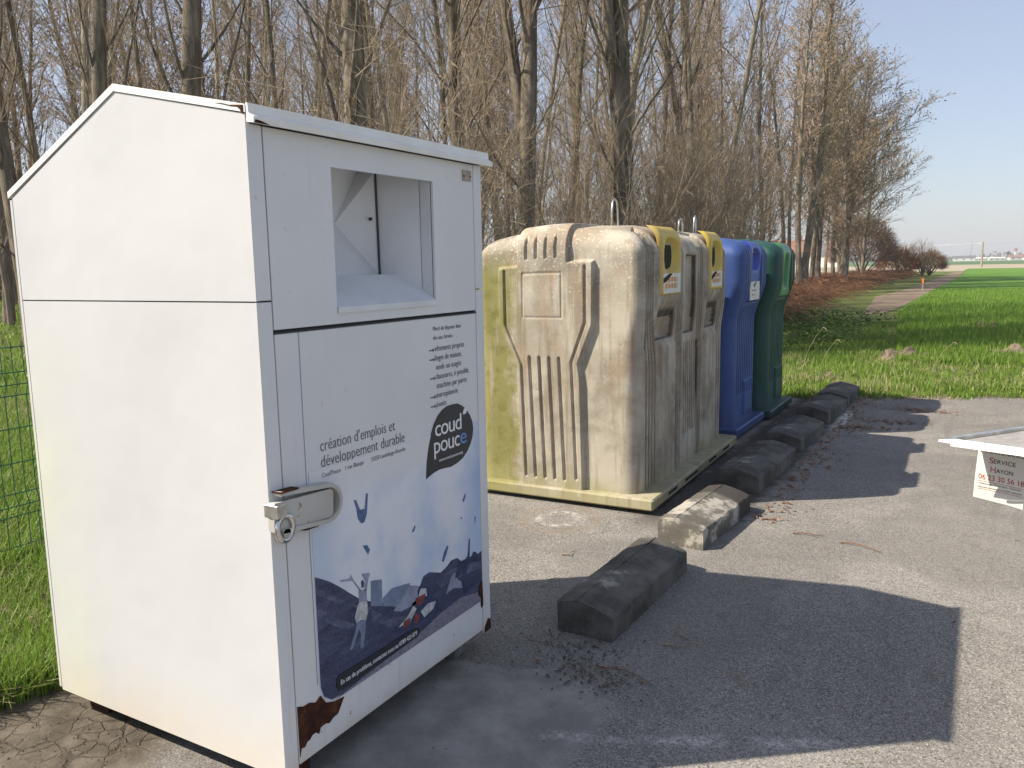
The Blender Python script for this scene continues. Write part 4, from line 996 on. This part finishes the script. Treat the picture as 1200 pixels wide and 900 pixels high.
near = [ # x, y, diameter, proto, tilt(x,y), label
 (-14.03,7.39,.34,0,(.02,-.14),'thick leaning tree trunk at the left edge of the photo, behind the fence'),
 (-15.45,8.91,.17,1,(0,-.10),'thin leaning tree beside the thick leaning trunk at the far left'),
 (-10.03,6.26,.25,0,(0,-.03),'straight dark trunk above the left slope of the white roof'),
 (-12.41,8.09,.18,3,(0,-.03),'slim dark trunk just right of the straight one above the white roof slope'),
 (-15.96,11.73,.16,1,(0,.0),'slender trunk standing above the ridge of the white container roof'),
 (-8.86,7.01,.34,0,(0,-.01),'stout sunlit trunk directly above the front half of the white roof'),
 (-13.38,11.73,.13,3,(0,0),'very thin pale trunk above the near front corner of the white roof'),
 (-11.8,11.95,.16,1,(0,.02),'thin straight trunk above the chute opening left corner'),
 (-12.17,12.99,.17,3,(0,0),'pale thin trunk between two slim ones above the chute opening'),
 (-6.52,7.98,.42,0,(0,-.0),'thick ivy-free pale trunk rising behind the middle of the white fascia'),
 (-9.61,12.56,.15,1,(0,0),'slim trunk right of the thick pale trunk behind the white fascia'),
 (-7.2,11.85,.22,1,(0,.0),'medium trunk behind the right end of the white container roof'),
 (-7.48,12.86,.23,3,(0,.01),'pale trunk twin, just right of the medium trunk behind the roof end'),
 (-5.31,10.67,.34,2,(0,-.0),'big forked trunk between the white container and the beige container top'),
 (-8.72,17.92,.16,3,(0,0),'thin pale trunk right of the big forked trunk'),
 (-7.73,17.3,.20,1,(0,.03),'grey trunk above the near corner of the beige container'),
 (-4.16,12.34,.36,4,(0,.0),'big trunk dividing into several stems above the beige container'),
 (-4.73,14.27,.21,3,(0,.02),'pale slim stem close behind the big dividing trunk'),
 (-6.02,19.13,.18,1,(0,.02),'thin trunk above the second yellow slot'),
 (-3.95,15.85,.27,2,(0,.10),'trunk leaning right above the gap between beige and blue containers'),
 (-5.07,23.63,.22,3,(0,.05),'pale trunk above the blue container leaning slightly right')]
for i, (x, y, dia, pi_, ti, lb) in enumerate(near):
    pr0 = {0:.17,1:.10,2:.16,3:.085,4:.15}[pi_]; k = dia/2/pr0/1.0
    place(protos_near[pi_], x, y, (i*2.1) % 6.28, rnd.uniform(.92, 1.08), lb, ti, min(max(k, .75), 1.35))
front_row = [(-6.6,43.5,0,'first trunk right of the green container, edge of the wood'),(-5.9,39.0,3,'slim trunk beside the first one at the wood edge'),(-7.3,52.0,1,'double-stemmed tree at the field edge of the wood'),
 (-7.2,60.5,2,'wide spreading tree whose branches reach furthest over the field'),(-6.4,57,1,'tall tree leaning over the path at the end of the wood'),(-7.9,66,0,'tree near the end of the wood behind the wide spreading tree'),(-7.0,71,2,'last spreading tree of the wood before the round bush')]
for i, (x, y, p, lb) in enumerate(front_row):
    place(protos_far[p], x, y, i*1.7+.5, [1.0,.95,1.0,.98,.98,1.05,.8][i], lb, (-.02, .06 if p != 2 else .10), [1.1,1,1.15,1.25,1.1,1.1,1.1][i])
# the depth of the wood: crowded trunks nothing tells apart
cnt = 0; tries = 0; pts = [(x, y) for x, y, *_ in near]+[(x, y) for x, y, *_ in front_row]
r2 = random.Random(5)
while cnt < 84 and tries < 9000:
    tries += 1
    y = r2.uniform(11, 84); x = -r2.uniform(6.5, 8+26*r2.random())
    if y < 45: x = -r2.uniform(6.2, 42)
    if y > 45 and x < -15: continue
    if y < 12-.55*(x+6) - 3 and x > -20: continue
    d = math.hypot(x-1.6, y+1.5)
    if d < 17 or y-.774*x < 14: continue
    ang = math.degrees(math.atan2(x-1.6, y+1.5))
    if ang < -66 or ang > 3: continue
    if d > 36 and ang > -22 and r2.random() < .6: continue
    md = 1.5 if d < 35 else 1.9
    if any((x-a)**2+(y-b)**2 < md*md for a, b in pts): continue
    pts.append((x, y)); cnt += 1
    far = d > 33
    P = protos_far[r2.choice([0,1,3,3])] if far else protos_near[r2.choice([1,3,3,1,2])]
    place(P, x, y, r2.uniform(0, 6.28), r2.uniform(.82, 1.08), 'slender bare brown tree standing deep among the crowded woodland trunks', (r2.uniform(-.04,.04), r2.uniform(-.04,.05)), r2.uniform(.7, 1.05))

# understory shrubs, multi-stemmed
def make_shrub(seed, H=4.2, n=12, spread=.34, tr_=.0038):
    r = np.random.default_rng(seed); t = empty('bare_shrub'); st = TB(); cr = TB(); A = []; B = []; v = []
    for k in range(n):
        az = r.uniform(0, 6.28); h = H*r.uniform(.5, 1.05); sp = spread*r.uniform(.2, 1.2); P = [np.array([cos(az), sin(az), 0])*.12]
        d = np.array([cos(az)*sp, sin(az)*sp, 1.]); 
        for i in range(7): d = d+r.normal(0, .07, 3); d[2] = abs(d[2]); P.append(P[-1]+d/np.linalg.norm(d)*h/7)
        P = np.array(P); st.tube(P, .014*r.uniform(.6, 1.3)*(1-np.linspace(0, .8, 8)), 5, .5)
        for i in range(int(h*7)):
            u = r.uniform(.15, 1)*6.99; a = int(u); s = P[a]+(P[a+1]-P[a])*(u-a); dv = (P[a+1]-P[a])/np.linalg.norm(P[a+1]-P[a])+r.normal(0, .45, 3); dv /= np.linalg.norm(dv)
            L = r.uniform(.3, 1.1); e = s+dv*L; A.append(s); B.append(e); v.append(r.uniform(.2, 1))
            for q in range(3):
                f = r.uniform(.3, .95); s2 = s+(e-s)*f; d2 = dv+r.normal(0, .5, 3); A.append(s2); B.append(s2+d2/np.linalg.norm(d2)*r.uniform(.15, .5)); v.append(r.uniform(.2, 1))
    cr.twigs(np.array(A), np.array(B), tr_, tr_*.5, np.array(v)); st.build('stem', BARK2, t); cr.build('twigs', TWIG, t); return t
SH = [make_shrub(s) for s in (1, 2, 3)]
sp = []
r3 = random.Random(9)
for k in range(38):
    if k < 30: y = r3.uniform(7.5, 19); x = -r3.uniform(3.3, 6)-(y < 10)*1.5
    else: y = r3.uniform(9, 30); x = -r3.uniform(6, 16)
    if y < 9 and x > -5: x -= 2
    sp.append((x, y, r3.uniform(.75, 1.25)))
for k, (x, y, s) in enumerate(sp):
    if k < 3: o = SH[k]; o.location = (x, y, -.01); o.scale = (s,)*3
    else: o = copy_tree(SH[k % 3], (x, y, -.01), r3.uniform(0, 6.28), (s,)*3)
    tagit(o, 'thin many-stemmed bare shrub in the undergrowth between the tree trunks and the bins', 'shrub', 'bare shrubs under the trees')

# dense round bush and thorny shrubs at the end of the wood
def twig_ball(name, seed, R, H, n, tr_, loc, label, mat=BUDS, trunk=True, cat='bush'):
    r = np.random.default_rng(seed); t = empty(name, loc, 0, label, cat); st = TB(); cr = TB(); A = []; B = []; v = []
    for k in range(16):
        az = r.uniform(0, 6.28); el = r.uniform(.5, 1.5); d = np.array([cos(az)*cos(el)*R*1.0, sin(az)*cos(el)*R, sin(el)*H*.85]); P = np.array([d*u+r.normal(0, .08, 3)*u for u in np.linspace(0, 1, 6)]); P[0] = (0, 0, 0)
        st.tube(P, .06*(1-np.linspace(0, .85, 6)), 5)
    for k in range(n):
        az = r.uniform(0, 6.28); cz = r.uniform(0, 1); sr = math.sqrt(1-cz*cz); q = r.uniform(.45, .95)**.6
        p = np.array([cos(az)*sr*R*q, sin(az)*sr*R*q, .25*H+cz*H*.72*q]); d = np.array([cos(az)*sr, sin(az)*sr, cz+.4])+r.normal(0, .45, 3); d /= np.linalg.norm(d)
        A.append(p); B.append(p+d*r.uniform(.3, .9)*min(R, 2.2)*.45); v.append(r.uniform(0, 1))
    cr.twigs(np.array(A), np.array(B), tr_, tr_*.4, np.array(v)); st.build('stems', BARK, t); cr.build('crown', mat, t); return t
twig_ball('round_bush', 31, 3.0, 5.6, 6500, .016, (-8.0,79,0), 'dense round brown leafless bush at the end of the wood')
twig_ball('thorn_bush', 32, 2.0, 2.6, 2200, .014, (-5.6,86,0), 'low tangled thorn bush right of the round brown bush', BRAMBLE)
twig_ball('thorn_bush', 33, 1.9, 3.2, 700, .012, (-4.9,88,0), 'sparse upright thorn bush with thin twigs against the sky', TWIG)
twig_ball('thorn_bush', 34, 1.5, 2.4, 2000, .016, (-3.0,88,0), 'dark red-brown thorn bush at the tip of the wood beside the path', BRAMBLE)
twig_ball('thorn_bush', 35, 1.6, 3.6, 420, .010, (-3.5,86,0), 'open spiky bush with twigs reaching above the dark thorn bush', TWIG)

# brambles and old stems along the edge: one tangled mass
def tangle(name, n, region, h, tr_, mat, label, cat, seed, L=(.6,1.8)):
    r = np.random.default_rng(seed); tb = TB(); A = []; B = []; v = []
    for k in range(n):
        x, y = region(r); az = r.uniform(0, 6.28); l = r.uniform(*L); hh = h*r.uniform(.3, 1.1)
        c = r.uniform(0, 1); p0 = np.array([x, y, 0.]); last = p0
        for i in range(1, 6):
            u = i/5; p = p0+np.array([cos(az)*l*u, sin(az)*l*u, hh*4*u*(1-u*.85)*.6])+r.normal(0, .04, 3); A.append(last); B.append(p); v.append(c); last = p
    tb.twigs(np.array(A), np.array(B), tr_, tr_*.8, np.array(v)); o = tb.build(name, mat); return tagit(o, label, cat, kind='stuff')
def reg_a(r):
    y = 17+22*r.random()**1.1; return -2.6-.065*(y-17)-4.5*r.random(), y
tangle('bramble_tangle', 5200, reg_a, .75, .006, BRAMBLE, 'red-brown dead brambles along the edge of the wood', 'brambles', 41)
def reg_b(r):
    y = 38+48*r.random(); return -4.2-.012*(y-38)-4*r.random(), y
tangle('bramble_tangle', 4200, reg_b, .9, .012, BRAMBLE, 'brown scrub strip below the far trees along the path', 'brambles', 42, (.8,2.4))
def reg_c(r): return -55+5*r.random(), -12+75*r.random()
tangle('scrub', 5000, reg_c, 4.5, .03, TWIG, 'tall brown scrub closing the meadow at the far left', 'scrub', 43, (1,3))
def reg_d(r):
    y = 8.3+14*r.random(); return -3.0-5*r.random()-max(0, 10-y)*.5, y
tangle('woodland_floor_twigs', 2500, reg_d, .45, .005, TWIG, 'dry twigs and stems on the woodland floor behind the bins', 'undergrowth', 44)

# ------------------------------------------------------------------ grass
def blades(name, XY, Hh, Wd, mat, label, cat, seed, lean=.5, zf=None):
    r = np.random.default_rng(seed); n = len(XY); az = r.uniform(0, 6.28, n); D2 = np.stack([np.cos(az), np.sin(az)], 1); S = np.stack([-D2[:, 1], D2[:, 0]], 1)
    h = Hh*r.uniform(.45, 1.2, n); w = Wd*r.uniform(.6, 1.3, n)/2; le = np.abs(r.normal(0, lean, n))*h
    z0 = np.zeros(n) if zf is None else zf(XY)
    def pt(u, k, sgn):
        P = np.empty((n, 3)); P[:, :2] = XY+D2*(le*u*u)[:, None]+S*(sgn*w*k)[:, None]; P[:, 2] = z0+h*u*(1-.18*u*np.minimum(le/h, 1.6)); return P
    V = np.stack([pt(0,.8,-1), pt(0,.8,1), pt(.5,1,-1), pt(.5,1,1), pt(1,.12,-1), pt(1,.12,1)], 1).reshape(-1, 3)
    f = np.array([[0,1,3,2],[2,3,5,4]])[None]+np.arange(n)[:, None, None]*6
    o = mesh_np(name, V, f.reshape(-1, 4), mat, None, False, np.repeat(np.clip(r.normal(.45, .3, n), 0, 1), 6)); return tagit(o, label, cat, kind='stuff')
def clump(r, n, f, k=10, s=.07):
    c = f(r, n//k); return np.repeat(c, k, 0)+r.normal(0, s, (len(c)*k, 2))
rg = np.random.default_rng(50)
def left_xy(r, n):   # dense close to the fence, thinning away
    u = r.random(n)**2.2; x = -1.32-u*11; y = -.75+r.random(n)*(1.5+u*9)+u*1.5
    m = ~((x > -1.45) & (y > .55)); return np.stack([x, y], 1)[m]
L1 = clump(rg, 60000, left_xy); L1 = L1[(L1[:, 0] < -1.16-.28*np.clip(.25-L1[:, 1], -1, 1.5)) & ((L1[:, 0] < -1.35) | (L1[:, 1] < .45))]
blades('grass', L1, .125, .006, GRASS, 'rough bright green grass around the wire fence at the left', 'grass', 51, .6)
L2 = clump(rg, 26000, left_xy, 5); L2 = L2[(L2[:, 0] < -1.2-.28*np.clip(.25-L2[:, 1], -1, 1.5))]
blades('dry_grass', L2, .10, .005, DRYGRASS, 'dry straw blades mixed into the grass at the left', 'dry grass', 52, 1.)
L3 = clump(rg, 32000, lambda r, n: np.stack([-1.95-4.5*r.random(n)**1.3, .6+7.2*r.random(n)], 1))
blades('grass', L3[L3[:, 0] < -1.9], .12, .008, GRASS, 'grass strip between the parking ground and the wood behind the containers', 'grass', 60, .6)
def far_left(r, n):
    x = -9-42*r.random(n)**1.3; return np.stack([x, 2.4+(-x-9)*.45+r.normal(0, 2.2, n)+r.random(n)*(-x)*.16-1.5, ], 1)
blades('meadow_grass', far_left(rg, 26000), .16, .03, GRASS, 'short meadow behind the fence reaching to the scrub', 'grass', 53, .4)
def edge_y(x): return 8.04+.46*np.maximum(x, -.3)+np.where(x > -.3, 0, (x+.3)*.15)
def verge(r, n):
    y = 8.0+12*r.random(n)**1.5; x = -3.6+(9+(y-8)*.5)*r.random(n); m = y > edge_y(x)+.02; P = np.stack([x, y], 1)[m]
    return P
V1 = clump(rg, 90000, verge, 12, .09); V1 = V1[V1[:, 1] > edge_y(V1[:, 0])-.03]
blades('verge_grass', V1, .11, .009, GRASS, 'tufted green grass verge behind the asphalt edge', 'grass', 54, .55)
V2 = clump(rg, 9000, verge, 25, .18); V2 = V2[(V2[:, 1] > edge_y(V2[:, 0])) & (V2[:, 1] < 12.6)]
V2 = np.concatenate([V2, V2+rg.normal(0,.1,V2.shape), V2+rg.normal(0,.12,V2.shape)]); V2 = V2[V2[:, 1] > edge_y(V2[:, 0])]
blades('dry_grass', V2, .12, .007, DRYGRASS, 'straw coloured dead blades scattered in the right verge', 'dry grass', 55, 1.1)
def fld(r, n):
    y = 11.3+34*r.random(n)**1.9; x = -.4+(y*.62+1)*r.random(n); m = (y > 11.2+.15*x) & (x > .6-(y-11.2)*.08); return np.stack([x, y], 1)[m]
def rowy(P):
    P = P.copy(); P[:, 0] += .0; return P
blades('wheat_blades', fld(rg, 130000), .15, .013, GRASS, 'fresh green young wheat of the field', 'crop', 56, .35)
# leafy weeds at the wood corner
def weedreg(r, n): return np.stack([-3.6+3.0*r.random(n), 12.5+9*r.random(n)], 1)
def leaves(name, XY, size, hmax, mat, label, cat, seed, flat=.6):
    r = np.random.default_rng(seed); n = len(XY); c = np.concatenate([XY, (hmax*r.random(n)**1.5)[:, None]], 1)
    a = r.normal(0, 1, (n, 3)); a[:, 2] *= 1-flat; a /= np.linalg.norm(a, axis=1)[:, None]; b = np.cross(a, r.normal(0, .35, (n, 3))+np.array([0, 0, 1.])); b /= np.linalg.norm(b, axis=1)[:, None]
    s = size*r.uniform(.5, 1.3, n)[:, None]; V = np.stack([c-a*s, c+b*s*.45, c+a*s, c-b*s*.45], 1).reshape(-1, 3); V[:, 2] = np.maximum(V[:, 2], .006)
    o = mesh_np(name, V, np.arange(n*4).reshape(-1, 4), mat, None, False, np.repeat(r.random(n), 4)); return tagit(o, label, cat, kind='stuff')
leaves('weed_patch', clump(rg, 9000, weedreg, 60, .28), .05, .32, WEED, 'leafy green weeds between the brambles and the path', 'weeds', 57)
def lip(r, n):
    x = -1.0+9*r.random(n)**1.4; return np.stack([x, edge_y(x)-.02-np.abs(r.normal(0, .10, n))], 1)
E1 = clump(rg, 5200, lip, 26, .05); blades('edge_tufts', E1, .06, .008, GRASS, 'low grass tufts creeping over the asphalt edge', 'grass', 58, .9)
E2 = clump(rg, 2600, lip, 40, .10); blades('edge_straw', E2, .035, .007, DRYGRASS, 'flattened straw and roots along the asphalt edge', 'dry grass', 59, 2.)
# tall dead stalks in the verge, each its own little plant
for k, (x, y, h, ln, lb) in enumerate([(-.28,9.0,.80,.26,'tallest bent dead stalk in the verge right of the green container'),(-.10,9.15,.62,.22,'shorter dead stalk leaning right in the verge'),(1.12,9.9,.55,.25,'lone dead stalk standing further right in the verge')]):
    t = empty('dead_stalk', (x, y, 0), 0, lb, 'dead plant', 'dead stalks in the verge'); tb = TB()
    P = [(ln*u*u*.9, 0, h*u*(1-.12*u)) for u in np.linspace(0, 1, 7)]; tb.tube(P, np.linspace(.0035, .0015, 7), 5, .8)
    tb.tube([(ln*.9, 0, h*.88), (ln*.9+.03, 0, h*.87), (ln*.9+.05, 0, h*.82)], [.006,.007,.003], 5, .4); tb.build('stem', DRYGRASS, t)
# soil mounds in the verge
def mound(x, y, rx, ry, h, seed, label):
    r = np.random.default_rng(seed); n = 26; V = []; 
    for i in range(n):
        for j in range(n):
            u, v = i/(n-1)*2-1, j/(n-1)*2-1; q = max(0, 1-u*u-v*v)
            V.append((u*rx, v*ry, -.02+h*q**.8*(.55+.9*abs(math.sin(u*5+seed)*math.cos(v*4+seed*2)))+(.02*r.normal() if q > 0 else 0)))
    F1 = [(i*n+j, (i+1)*n+j, (i+1)*n+j+1, i*n+j+1) for i in range(n-1) for j in range(n-1)]
    o = mesh_np('soil_mound', V, F1, PATH, None, False, None, (x, y, 0)); tagit(o, label, 'soil mound', 'bare soil mounds in the verge')
mound(.65,12.1,.45,.42,.16,1,'crumbly grey soil mound in the middle of the verge'); mound(2.15,13.2,.55,.40,.15,2,'pale soil mound near the right edge of the verge')
mound(-.10,9.6,.55,.30,.05,4,'low bare patch of pale soil under the dead stalks'); mound(1.35,11.0,.60,.22,.045,5,'thin pale soil patch in the verge near the asphalt'); mound(2.9,11.9,.7,.3,.06,6,'long low soil patch at the right edge of the verge'); mound(1.75,19.3,.35,.5,.10,3,'small earth heap out in the young wheat')

# ------------------------------------------------------------------ litter on the asphalt
def litter(n, f, size, seed, mat, name, label, cat):
    r = np.random.default_rng(seed); P = f(r, n); n = len(P); c = np.concatenate([P, np.full((n, 1), .006)], 1); az = r.uniform(0, 6.28, n)
    a = np.stack([np.cos(az), np.sin(az), r.normal(0, .25, n)], 1); b = np.stack([-np.sin(az), np.cos(az), r.normal(0, .25, n)], 1); s = size*r.uniform(.4, 1.3, n)[:, None]
    V = np.stack([c-a*s, c+b*s*.5, c+a*s, c-b*s*.5], 1).reshape(-1, 3); V[:, 2] = np.maximum(V[:, 2], .003)+np.repeat(r.uniform(0, .006, n), 4)
    o = mesh_np(name, V, np.arange(n*4).reshape(-1, 4), mat, None, False, np.repeat(r.random(n), 4)); return tagit(o, label, cat, kind='stuff')
def lf(r, n):
    k = n//3
    a = np.stack([.52+np.abs(r.normal(0, .10, k)), 3.2+5*r.random(k)], 1)                     # along the blocks
    b = np.concatenate([np.stack([r.normal(cx, .16, k//3), r.normal(cy, .07, k//3)], 1) for cx, cy in ((.72,6.35),(.95,6.75),(1.15,7.5))])
    x = -.3+4*r.random(k)**1.5; c = np.stack([x, edge_y(x)-.05-np.abs(r.normal(0, .12, k))], 1)
    d = np.stack([r.uniform(-.9, 2.5, 26), r.uniform(.6, 8, 26)], 1)
    P = np.concatenate([a, b, c, d]); m = ~((P[:, 0] > .1) & (P[:, 0] < .48)) & (P[:, 0] > -.02)
    return P[m | (P[:, 1] < 3)]
litter(1150, lf, .020, 61, LEAFD, 'leaf_litter', 'red-brown dead leaves scattered along the kerb blocks', 'dead leaves')
def crumbs(r, n): 
    a = np.stack([r.normal(.30, .13, n//2), r.normal(1.22, .10, n//2)], 1); b = np.stack([r.normal(.47, .09, n//2), r.normal(1.06, .07, n//2)], 1); return np.concatenate([a, b])
litter(420, crumbs, .008, 62, MOSSC, 'moss_crumbs', 'dark dried moss crumbs in front of the nearest kerb block', 'moss')
litter(300, lambda r, n: np.stack([r.uniform(-.6, 2.4, n), r.uniform(.2, 4.5, n)], 1), .0065, 63, LEAFD, 'debris_crumbs', 'tiny brown crumbs on the asphalt', 'debris')
def pebbles():
    r = np.random.default_rng(64); V = []; Fl = []; base = np.array([(1,0,0),(-1,0,0),(0,1,0),(0,-1,0),(0,0,1),(0,0,-1)], float); f = [(0,2,4),(2,1,4),(1,3,4),(3,0,4),(2,0,5),(1,2,5),(3,1,5),(0,3,5)]
    P = np.concatenate([np.stack([r.uniform(-.9, -.1, 160)-.5, r.uniform(-.35, .0, 160)], 1), np.stack([r.uniform(-.2, 1.3, 70), r.uniform(.3, 1.5, 70)], 1), np.stack([r.uniform(.4, 3, 60), r.uniform(1, 6, 60)], 1)])
    for i, (x, y) in enumerate(P):
        s = r.uniform(.0015, .0045); q = base*s*r.uniform(.6, 1.3, (6, 3)); q[:, 0] += x; q[:, 1] += y; q[:, 2] += s*.5; V.append(q); Fl += [tuple(k+6*i for k in t) for t in f]
    o = mesh_np('gravel', np.concatenate(V), Fl, PATH); tagit(o, 'loose pale grit on the ground', 'gravel', kind='stuff')
pebbles()
# twigs lying about: individual
for k, (x, y, a, L, lb) in enumerate([(.60,1.42,.5,.16,'thin pale twig lying right beside the nearest kerb block'),(.66,1.52,2.2,.12,'short forked twig end lying above the pale one'),(.42,1.16,-.15,.24,'long brown twig on the moss crumbs'),(.88,1.34,-.6,.12,'dark bit of stick alone on the shaded asphalt'),(1.05,3.02,-.35,.22,'curled brown twig on the sunny asphalt'),(.80,3.05,.2,.16,'small brown twig left of the curled one'),(-.21,2.15,.9,.10,'dry leaf stalk on the asphalt before the beige container'),(-.12,1.72,1.2,.15,'curved pale root end by the right foot of the white container')]):
    tb = TB(); P = [(cos(a)*L*u+.02*sin(u*6+k), sin(a)*L*u+.015*cos(u*7+k), .006+.008*sin(u*3)) for u in np.linspace(0, 1, 6)]; tb.tube(P, np.linspace(.0035, .0015, 6), 5, .3)
    o = tb.build('twig', BRAMBLE if k in (2,4,5) else TWIG); o.location = (x, y, 0); tagit(o, lb, 'twig', 'twigs lying on the asphalt')

# ------------------------------------------------------------------ far things
def stake(loc, h, mat, label, name='marker_stake', cat='stake'):
    t = empty(name, loc, 0, label, cat); MB().box(-.03,-.03,0,.03,.03,h*.72).build('post', BARK2, t); MB().box(-.045,-.045,h*.62,.045,.045,h).build('painted_head', mat, t)
ORP = simple('orange_paint', (.75,.15,.05), .5); REDP = simple('red_paint', (.5,.03,.03), .5)
stake((-.934,43.1,0), .62, ORP, 'small orange-topped marker stake standing on the path')
stake((-3.9,80,0), 1.3, REDP, 'red marker post in front of the far thorn bushes')
def pole(x, y, H, label):
    t = empty('utility_pole', (x, y, 0), 0, label, 'utility pole'); MB().tube([(0,0,0),(0,0,H*.5),(0,0,H)], [.19,.17,.14], 8).build('mast', BARK2, t); MB().box(-.20,-.05,H-.35,.20,.05,H-.25).build('crossarm', BARK2, t); return t
pole(1.14,174.6,4.6,'wooden utility pole standing in the far bare field')
pole(-60,200,5.2,'utility pole hidden beyond the wood'); pole(70,160,4.8,'utility pole in the field outside the right edge')
def wire(a, b, lb):
    tb = TB(); A = np.array(a, float); B = np.array(b, float); P = [A+(B-A)*u-np.array([0,0,.5*4*u*(1-u)]) for u in np.linspace(0, 1, 12)]; tb.tube(P, np.full(12, .016), 4, .2); o = tb.build('overhead_wire', STEEL); tagit(o, lb, 'wire', 'overhead wires')
wire((-60,200,5.0), (1.14,174.6,4.4), 'overhead wire running left from the far utility pole'); wire((1.14,174.6,4.4), (70,160,4.6), 'overhead wire running right from the far utility pole')
def lattice():
    t = empty('lattice_mast', (-10,900,0), 0, 'grey lattice mast on the far horizon left of the utility pole', 'mast'); tb = TB(); H = 17
    for sx in (-1, 1):
        for sy in (-1, 1): tb.tube([(sx*1.3, sy*1.3, 0), (sx*.5, sy*.5, H*.8), (sx*.35, sy*.35, H)], [.14,.12,.1], 4)
    for i in range(12):
        z = i*H/12; w1 = 1.3-.95*z/H; w2 = 1.3-.95*(z+H/12)/H
        for s in (-1, 1): tb.tube([(-w1, s*w1, z), (w2, s*w2, z+H/12)], [.07,.07], 3); tb.tube([(w1, s*w1, z), (-w2, s*w2, z+H/12)], [.07,.07], 3)
    tb.build('framework', STEEL, t)
lattice()
HW = simple('render_wall', (.62,.60,.56), .8, var=.06, scale=.5); RT = simple('tile_roof', (.26,.12,.08), .8, var=.2, scale=.6); SLATE = simple('slate_roof', (.10,.10,.11), .7, var=.2, scale=.6); GLASSD = simple('window_glass', (.05,.06,.07), .15)
def house(x, y, w, d, h, rh, rz, label, roof=RT, wall=HW, wins=3):
    t = empty('house', (x, y, 0), rz, label, 'house', 'houses on the horizon')
    MB().box(-w/2,-d/2,0,w/2,d/2,h).build('wall', wall, t)
    MB().prism([(-d/2-.4,h),(d/2+.4,h),(0,h+rh)], -w/2-.3, w/2+.3, 'x').build('roof', roof, t)
    for i in range(wins):
        xx = -w/2+w*(i+.5)/wins; MB().box(xx-.5,-d/2-.06,h*.35,xx+.5,-d/2-.01,h*.75).build('window', GLASSD, t)
    MB().box(w*.25,-.4,h+rh*.4,w*.25+.7,.4,h+rh+.8).build('chimney', RT, t)
    return t
house(-33,168,10,7,3.2,2.6,.2,'house with orange tiled roof seen through the trees right of the green container')
house(-38,240,12,8,3.2,3.5,-.1,'dark roofed farmhouse seen between the far trunks', SLATE)
for k, (px_, d, w, h, rf, lb) in enumerate([(-9,760,16,9,SLATE,'broad white building on the horizon right of the wood'),(2,780,9,6,HW,'small white building on the horizon beside the broad one'),(14,800,12,6,HW,'low white shed on the horizon left of the mast'),(30,820,14,9,RT,'brick house on the horizon beside the mast'),(42,820,18,7,RT,'long red roofed house on the horizon behind the utility pole'),(110,860,13,8,SLATE,'pale house among the far trees towards the right'),(150,880,15,7,SLATE,'pale house at the right edge of the horizon'),(-160,900,16,9,RT,'house far off behind the wood')]):
    house(px_-4, d, w, w*.5, h*.30, h*.18, .1*k, lb, rf)
def church():
    t = empty('water_tower', (26,900,0), 0, 'slim tower rising over the horizon houses', 'tower'); MB().tube([(0,0,0),(0,0,8),(0,0,8.6)], [1.0,.9,1.3], 10).build('shaft', HW, t); MB().tube([(0,0,8.6),(0,0,10.4),(0,0,11.4)], [1.5,1.5,.5], 10).build('tank', RT, t)
church()
def treeline():
    r = np.random.default_rng(71); n = 9000; x = r.uniform(-900, 900, n); x = x[np.argsort(x)]; y = 900+r.uniform(-25, 60, n)
    hm = 4+1.6*np.sin(x*.013)+1.5*np.sin(x*.041+1)+1.3*np.sin(x*.11); hm = np.clip(hm, 2.5, 8); z = r.random(n)**.8*hm
    c = np.stack([x, y, z], 1); s = r.uniform(.6, 1.5, n)[:, None, None]; off = r.normal(0, 1, (n, 4, 3))*s
    V = (c[:, None]+off).reshape(-1, 3); V[:, 2] = np.maximum(V[:, 2], 0)
    o = mesh_np('treeline', V, np.arange(n*4).reshape(-1, 4), mk_attr('far_wood', (.10,.095,.07), (.17,.15,.11)), None, False, np.repeat(r.random(n), 4)); tagit(o, 'far wooded line along the horizon', 'far wood', kind='stuff')
treeline()

# ------------------------------------------------------------------ thin spring haze in the air
me = bpy.data.meshes.new('haze'); hb = MB().box(-2550,-450,-1,2550,2650,42); me.from_pydata(hb.v, [], hb.f); me.update()
hm_ = bpy.data.materials.new('haze_air'); hm_.use_nodes = True; hn = hm_.node_tree; hn.nodes.clear()
pv = hn.nodes.new('ShaderNodeVolumePrincipled'); pv.inputs['Density'].default_value = .00055; pv.inputs['Color'].default_value = (.86,.90,.96,1); pv.inputs['Anisotropy'].default_value = 0.1
ho = hn.nodes.new('ShaderNodeOutputMaterial'); hn.links.new(pv.outputs[0], ho.inputs['Volume']); me.materials.append(hm_)
hz = bpy.data.objects.new('haze', me); COL.objects.link(hz); tagit(hz, 'thin pale spring haze over the fields', 'haze', kind='stuff')
